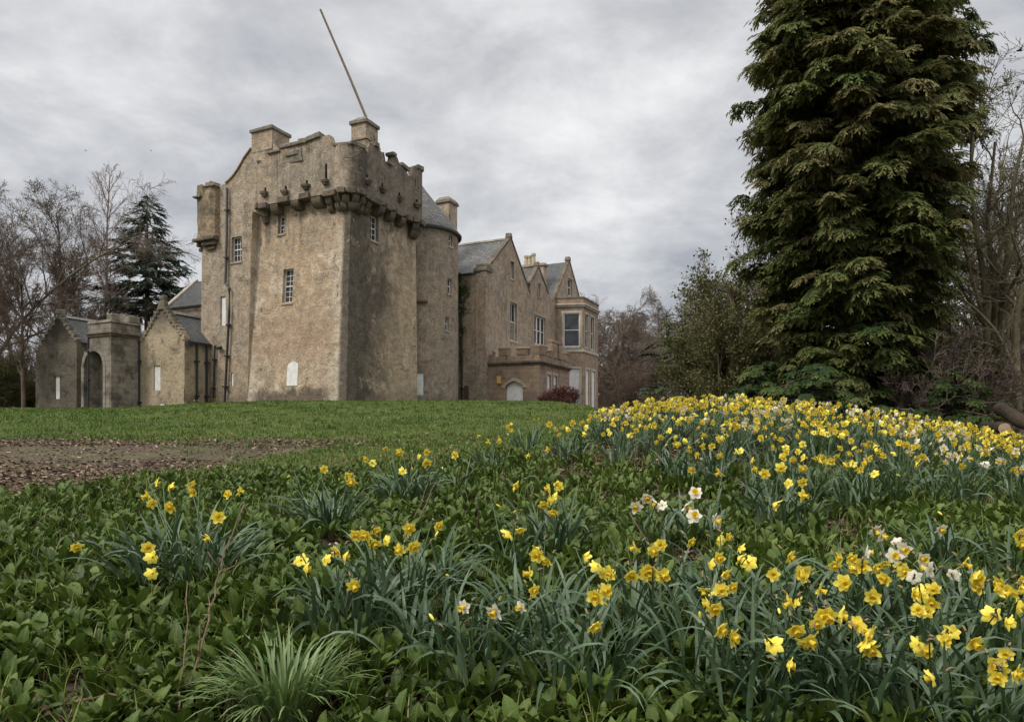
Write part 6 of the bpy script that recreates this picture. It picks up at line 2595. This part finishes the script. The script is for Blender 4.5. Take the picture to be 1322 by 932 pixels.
NG = 'daffodil clumps in the leafy foreground'
NEAR = [
    ("big daffodil clump at left with blooms in two tiers, beside the tall dead twig", 84, [(200, 623), (218, 627), (246, 625), (251, 634), (190, 640), (196, 649), (221, 653), (296, 638), (309, 634), (281, 668), (270, 693), (191, 707), (197, 719), (197, 740)], (248, 770), .25),
    ("lone daffodil bloom farthest left among broad leaves", 3, [(98, 704)], (150, 735), .03),
    ("daffodil clump with four blooms right behind the big left clump", 42, [(374, 614, 'b'), (417, 606), (451, 614), (454, 621), (438, 621, 'b')], (420, 690), .15),
    ("upright daffodil clump with many small blooms at the edge of the lawn", 50, [(473, 592), (481, 598), (498, 578), (516, 584), (539, 590), (551, 583), (549, 596), (520, 608), (571, 603, 'b'), (532, 603, 'b')], (525, 655), .19),
    ("daffodil clump with two neat rows of blooms left of centre", 62, [(461, 690), (474, 690), (485, 684), (483, 700), (497, 698), (528, 682), (516, 709), (532, 704), (565, 678), (562, 692, 'b'), (576, 742, 'b')], (535, 775), .2),
    ("daffodil clump with blooms leaning left, above the pale strap-leaved plant", 46, [(389, 723), (392, 734), (419, 722), (437, 711), (443, 718), (456, 755)], (470, 810), .16),
    ("single daffodil on the lawn's edge left of the clump in the grass", 7, [(588, 587)], (592, 640), .08),
    ("daffodil clump with three blooms where carpet meets lawn, left of the taller one", 18, [(617, 563), (631, 570), (643, 569)], (640, 618), .14),
    ("daffodil clump with a tight yellow bunch standing in front of the porch", 26, [(655, 551), (660, 547), (660, 556), (656, 561, 'b'), (690, 541), (696, 541), (680, 588)], (690, 600), .17),
    ("wide daffodil clump with seven blooms in front of the red shrub", 30, [(710, 547), (718, 553), (726, 551), (721, 561), (734, 554), (738, 546), (709, 559, 'b'), (709, 580)], (735, 598), .19),
    ("daffodil clump in front of the bay with blooms at several heights", 26, [(750, 545), (755, 552), (756, 561), (763, 531), (777, 531), (787, 533), (789, 543), (791, 549)], (775, 590), .2),
    ("short single daffodil low in the broad leaves below the lawn", 3, [(663, 626)], (665, 645), .03),
    ("daffodil clump at the centre with one tall tight bunch of six blooms", 50, [(710, 630), (721, 627), (714, 640), (702, 649), (715, 660), (714, 647)], (716, 712), .15),
    ("daffodil clump with two side-facing blooms left of the central bunch", 10, [(641, 651, 'b'), (664, 662, 'b'), (658, 687), (671, 682)], (668, 740), .09),
    ("small white daffodil clump with drooping heads on dry stalks, below the bare bank", 14, [(821, 653, 'w'), (836, 642, 'w'), (850, 650, 'w'), (855, 652, 'w')], (848, 700), .12),
    ("daffodil clump with five blooms strung one below the other near centre", 30, [(696, 707), (694, 716), (707, 723), (684, 740), (687, 761)], (694, 818), .16),
    ("daffodil clump with three white blooms in the centre foreground", 36, [(600, 783, 'w'), (639, 788, 'w'), (673, 783, 'w')], (628, 868), .17),
    ("daffodil clump with paired blooms right of centre and one low bloom", 38, [(754, 717), (772, 730), (783, 741), (789, 740), (770, 769), (781, 763), (766, 806)], (768, 860), .18),
    ("daffodil clump with a level row of three blooms beside a dead red stalk", 32, [(820, 706), (843, 711), (853, 703), (814, 740), (835, 739), (842, 735), (856, 743)], (830, 815), .17),
    ("tall daffodil clump with open blooms spread over the middle right", 34, [(890, 698), (926, 697), (939, 693), (955, 706), (953, 719), (966, 726), (926, 720), (915, 728), (934, 739)], (930, 790), .17),
    ("daffodil clump with four blooms in a line above one large bloom", 40, [(908, 760), (923, 760), (931, 761), (943, 757), (916, 779), (922, 784), (904, 798, 'b'), (928, 811), (943, 822)], (925, 862), .18),
    ("daffodil clump with few blooms standing alone right of the tall spread one", 20, [(1018, 717), (998, 741), (1034, 737), (1038, 743)], (1012, 796), .13),
    ("daffodil clump with downturned blooms and long arching leaves at lower middle right", 34, [(1005, 785, 'b'), (1020, 778), (1026, 775), (1026, 810), (996, 831), (1016, 859)], (1030, 880), .17),
    ("daffodil clump with a row of touching blooms above two single ones", 32, [(1058, 761), (1060, 793), (1069, 794), (1082, 794), (1054, 806), (1043, 826)], (1072, 862), .17),
    ("dense daffodil clump with blooms massed along its left top", 36, [(1077, 728), (1087, 720), (1098, 721), (1104, 732), (1112, 730), (1128, 732), (1141, 727), (1089, 752), (1127, 769), (1144, 746)], (1108, 808), .19),
    ("daffodil clump of white and yellow blooms with one very large yellow head", 34, [(1130, 684, 'w'), (1138, 691, 'w'), (1118, 712, 'w'), (1160, 701, 'w'), (1164, 709, 'w'), (1153, 718, 'w'), (1189, 721, 'w'), (1201, 735, 'w'), (1180, 745, 'w'), (1163, 732), (1167, 737)], (1170, 800), .2),
    ("daffodil clump with a stack of five large blooms in the right foreground", 36, [(1107, 806), (1117, 819), (1127, 818), (1122, 836), (1115, 829)], (1122, 905), .17),
    ("daffodil clump with six blooms in a loose ring at right", 28, [(1178, 766), (1188, 765), (1205, 760), (1203, 777), (1184, 787), (1195, 789)], (1198, 846), .16),
    ("daffodil clump with blooms facing left near the right edge", 26, [(1245, 727), (1256, 742), (1260, 746), (1265, 757), (1231, 742, 'w')], (1255, 806), .15),
    ("daffodil clump with long-stalked blooms and one hanging low bloom at lower right", 34, [(1186, 832), (1193, 839), (1217, 827), (1228, 816), (1206, 874)], (1215, 905), .17),
    ("broad daffodil clump cut by the right edge with scattered blooms", 40, [(1256, 828), (1281, 793), (1300, 803), (1284, 762), (1305, 764), (1310, 784), (1295, 753), (1316, 748), (1318, 759)], (1292, 858), .2),
    ("daffodil clump with a tight bunch of five blooms low in the right corner", 36, [(1283, 856), (1292, 863), (1300, 843), (1307, 869), (1289, 873)], (1294, 925), .16),
    ("yellow daffodil pair cut by the right edge above the mossy gap", 16, [(1316, 688), (1320, 701)], (1318, 745), .12),
    ("white daffodil and pale bud together in a dark leafy tuft at right", 24, [(1214, 682, 'w'), (1216, 664, 'b')], (1222, 718), .13),
    ("daffodil clump of small white blooms below the bare brown bank", 20, [(894, 606), (929, 610), (898, 637, 'w'), (885, 652, 'w'), (896, 666, 'w'), (921, 672, 'w')], (902, 692), .17),
    ("large fountain-shaped tuft of daffodil leaves with few blooms on the mound's lower slope", 60, [(988, 611), (1018, 624), (1035, 622), (998, 650), (1036, 640), (1008, 604)], (1000, 668), .22),
    ("daffodil clump with a single low bloom beneath the dense right clump", 20, [(1058, 795), (1053, 803)], (1090, 850), .12),
    ("nearly flowerless daffodil tuft in the lower middle of the foreground", 34, [(780, 778, 'b')], (740, 900), .17),
    ("daffodil leaf tuft at the lower edge left of the stacked blooms", 30, [(1044, 826)], (960, 925), .17),
    ("daffodil leaf tuft at the lower edge beneath the three white blooms", 26, [(560, 800, 'b')], (560, 855), .15),
]
for lab, nl_, bl, bs, sp in NEAR:
    bx, by = hit(*bs)
    hs_ = [(head_at(b[0], b[1]), b[2] if len(b) > 2 else 'y') for b in bl]
    # the foot of the clump lies below its own heads
    mx = sum(h[0][0] for h in hs_) / len(hs_)
    my = sum(h[0][1] for h in hs_) / len(hs_)
    if len(hs_) > 1:
        bx, by = .5 * bx + .5 * mx, .5 * by + .5 * my
    clump(bx, by, hs_, int(nl_ * 1.5), lab, NG, True, sp * 1.05)

for (px, py, D, lab) in ((254, 519, 41.5, 'tiny daffodil clump at the foot of the lodge drainpipes'), (277, 521, 41.0, 'tiny daffodil clump on the lawn before the tower drainpipe')):
    X, Y = (px - 661) / 900 * D, D
    z = float(G(X, Y))
    clump(X, Y, [((X + dx_, Y - .05, z + .3), 'y') for dx_ in (-.12, .02, .13)], 22, lab, None, False, .12, (.25, .4))
mb = MB()
p = at(211, 527, 41)
mb.box(-.16, .16, -.1, .1, -.06, .12, top=.04, jit=.03)
st_ = mb.build('white_stone', M['white_board'], None, bevel=.03)
st_.location = (p.x, p.y, float(G(p.x, p.y)) + .03)
tag(st_, 'small white stone on the lawn in front of the gateway', 'stone')

# the drift on the mound: many clumps, no two rows alike
MG = 'daffodil clumps of the dense drift on the mound'
def crest(px):
    return np.interp(px, [770, 800, 830, 900, 1000, 1060, 1150, 1200, 1250, 1322, 1400], [540, 532, 523, 519, 517, 522, 535, 546, 557, 571, 585])


def foot(px):
    return np.interp(px, [770, 800, 860, 890, 940, 1000, 1040, 1100, 1180, 1250, 1322, 1400], [548, 556, 566, 585, 590, 600, 600, 602, 632, 645, 650, 655])


pts = []
tries = 0
while len(pts) < 259 and tries < 20000:
    tries += 1
    Y = rng.uniform(5.0, 12.2)
    X = rng.uniform(.8, 9.0)
    z = float(G(X, Y)) + .36
    px, py = 661 + 900 * X / Y, 560 - 900 * (z - EYE) / Y
    if not (775 < px < 1400 and crest(px) - 6 < py < foot(px)):
        continue
    if any((a - X) ** 2 + (b - Y) ** 2 < .19 ** 2 for a, b in pts):
        continue
    pts.append((X, Y))
for X, Y in pts:
    z = float(G(X, Y)) + .36
    px, py = 661 + 900 * X / Y, 560 - 900 * (z - EYE) / Y
    u = (py - crest(px)) / (foot(px) - crest(px))
    nb_ = int(rng.integers(3, 8)) + (4 if u < .4 else 1)
    white = rng.random() < (.24 if u < .6 else .14)
    hs_ = []
    for k in range(nb_):
        a = rng.random() * 2 * PI
        r_ = .24 * math.sqrt(rng.random())
        hx, hy = X + r_ * math.cos(a), Y + r_ * math.sin(a)
        hs_.append(((hx, hy, float(G(hx, hy)) + rng.uniform(.28, .42)), 'w' if white and rng.random() < .8 else ('b' if rng.random() < .05 else 'y')))
    zone = 'along the crest of the mound below the huge conifer' if u < .33 else ('in the middle of the drift on the mound' if u < .68 else 'on the lower front edge of the drift on the mound')
    side = 'left part' if px < 950 else ('middle part' if px < 1150 else 'right part')
    clump(X, Y, hs_, int(rng.integers(16, 26)), f"{'white' if white else 'yellow'} daffodil clump {zone}, {side}", MG, False, .13, (.28, .42))

# ------------------------------------------------------------------ other plants and twigs of the foreground
bx, by = hit(366, 928)
m = 270
ang = rng.random(m) * 2 * PI
rr = .12 * np.sqrt(rng.random(m))
base = np.stack([rr * np.cos(ang), rr * np.sin(ang), np.full(m, -.01)], -1)
V, F, T = strap(base, ang + rng.normal(0, .35, m), rng.uniform(.22, .36, m), rad(1) * np.clip(rng.normal(72, 12, m), 35, 89), rng.uniform(.8, 2.0, m), rng.uniform(.008, .012, m), 7, np.clip(rng.normal(.5, .22, m), 0, 1), .3, 1.5)
o = link('strap_leaved_plant', np_mesh('strap_leaved_plant', V, F, M['strap_leaf'], T, smooth=True))
o.location = (bx, by, float(G(bx, by)))
tag(o, 'pale green tuft of narrow arching leaves at the bottom edge left of centre', 'plant')


def twig(label, pts, r, mat='twig_tan', side=()):
    """a dead stalk through photographed points (px, py, distance); SIDE holds forks"""
    P = [at(*p) for p in pts]
    mb = MB()
    def smooth(P):
        out_ = [P[0]]
        for a, b in zip(P[:-1], P[1:]):
            out_ += [a.lerp(b, .5) + Vector((rng.normal(0, .006), rng.normal(0, .006), rng.normal(0, .004))), b]
        return out_
    Q = smooth(P)
    o0 = Q[0].copy()
    Q = [q - o0 for q in Q]
    mb.tube(Q, [r * (1 - .6 * i / len(Q)) for i in range(len(Q))], 6)
    root = mb.build('dead_twig', M[mat], None, smooth=True)
    root.location = o0
    tag(root, label, 'twig')
    for s_ in side:
        S = [q - o0 for q in smooth([at(*p) for p in s_])]
        mb = MB()
        mb.tube(S, [r * .6 * (1 - .6 * i / len(S)) for i in range(len(S))], 5)
        mb.build('side_twig', M[mat], root, smooth=True)
    return root


d0 = hit(232, 925)[1]
twig('tall forked dead twig rising from the bottom edge past the big left clump', [(232, 930, d0), (236, 905, d0 + .02), (256, 850, d0 + .1), (270, 800, d0 + .18), (278, 770, d0 + .25), (285, 735, d0 + .3), (300, 690, d0 + .4), (316, 650, d0 + .45)], .006, 'twig_tan',
     [[(256, 850, d0 + .1), (258, 825, d0 + .1), (270, 790, d0 + .15), (269, 770, d0 + .2)], [(240, 890, d0), (275, 868, d0 + .05), (306, 835, d0 + .1)], [(285, 735, d0 + .3), (268, 712, d0 + .3)], [(285, 740, d0 + .3), (303, 730, d0 + .32), (306, 722, d0 + .33)]])
twig('thin straight dead stalk left of the tall forked twig', [(228, 935, d0 - .05), (237, 860, d0), (243, 800, d0 + .1), (242, 750, d0 + .2)], .0035)
twig('crooked fallen twig lying on broad leaves at lower left', [(95, 905, d0 + .02), (140, 895, d0 + .05), (158, 902, d0 + .05), (190, 890, d0 + .05), (217, 880, d0 + .08)], .005)
twig('short pale broken stalk on the bottom edge', [(230, 940, d0 - .1), (231, 915, d0 - .1), (231, 893, d0 - .08)], .006)
d1 = hit(850, 730)[1]
twig('pale bent stalk slanting over the carpet below the white clump', [(848, 720, d1), (830, 690, d1 + .1), (812, 661, d1 + .2)], .004)
twig('brown stalk leaning left beside the white clump', [(862, 692, d1 + .1), (850, 668, d1 + .15), (833, 645, d1 + .2)], .004)
twig('dark upright stalk in the broad leaves left of the central bunch', [(618, 680, 4.4), (618, 655, 4.4), (618, 633, 4.4)], .005, 'twig_dark')
twig('pale broken stalk in front of the upright clump by the lawn', [(541, 672, 4.6), (553, 645, 4.7), (563, 622, 4.8)], .004)
twig('thin stalk crossing behind the pale broken stalk', [(533, 672, 4.6), (545, 648, 4.7), (552, 625, 4.8)], .003)
twig('pale cut stalk standing on the bare brown bank', [(824, 590, 6.3), (822, 575, 6.3), (820, 557, 6.3)], .007)
twig('second pale stalk on the bare brown bank', [(821, 596, 6.2), (820, 588, 6.2), (819, 578, 6.2)], .006)
twig('dark thin stalk at the edge of the bare track', [(109, 632, 6.4), (110, 615, 6.4), (111, 600, 6.4)], .006, 'twig_dark')
twig('pale stalk leaning at the edge of the bare track', [(100, 630, 6.4), (102, 612, 6.4), (105, 598, 6.4)], .005)
d2 = hit(1055, 720)[1]
twig('dead red stalk under the level row of three blooms', [(816, 835, 3.0), (832, 800, 3.0), (845, 770, 3.05)], .005, 'twig_dark')
twig('long pale stem lying across the right bottom of the pale tuft', [(440, 935, d0), (470, 905, d0 + .05), (500, 873, d0 + .12)], .003)

# three far birds
for i, (px, py, D, lab) in enumerate(((1316, 66, 60, 'small dark bird flying at the upper right edge'), (111, 195, 90, 'tiny dark bird high above the birch'), (195, 195, 90, 'tiny dark bird above the tall spruce'))):
    mb = MB()
    b = (.3 if i == 0 else .1)
    mb.tube([(-b, 0, 0), (-b * .4, 0, .02), (b * .5, 0, .02), (b, 0, .03)], [.01, b * .28, b * .25, .01], 8)
    body = mb.build('bird', M['bird'], None, smooth=True)
    body.location = at(px, py, D)
    tag(body, lab, 'bird')
    for s_ in (-1, 1):
        w = MB()
        w.add([(-b * .35, 0, .03), (b * .4, 0, .03), (b * .2, s_ * b * 1.2, b * .6), (-b * .5, s_ * b * 2.1, b * .35), (-b * .35, 0, .0), (b * .4, 0, .0), (b * .2, s_ * b * 1.2, b * .58), (-b * .5, s_ * b * 2.1, b * .34)], BOXF)
        w.build('wing', M['bird'], body)
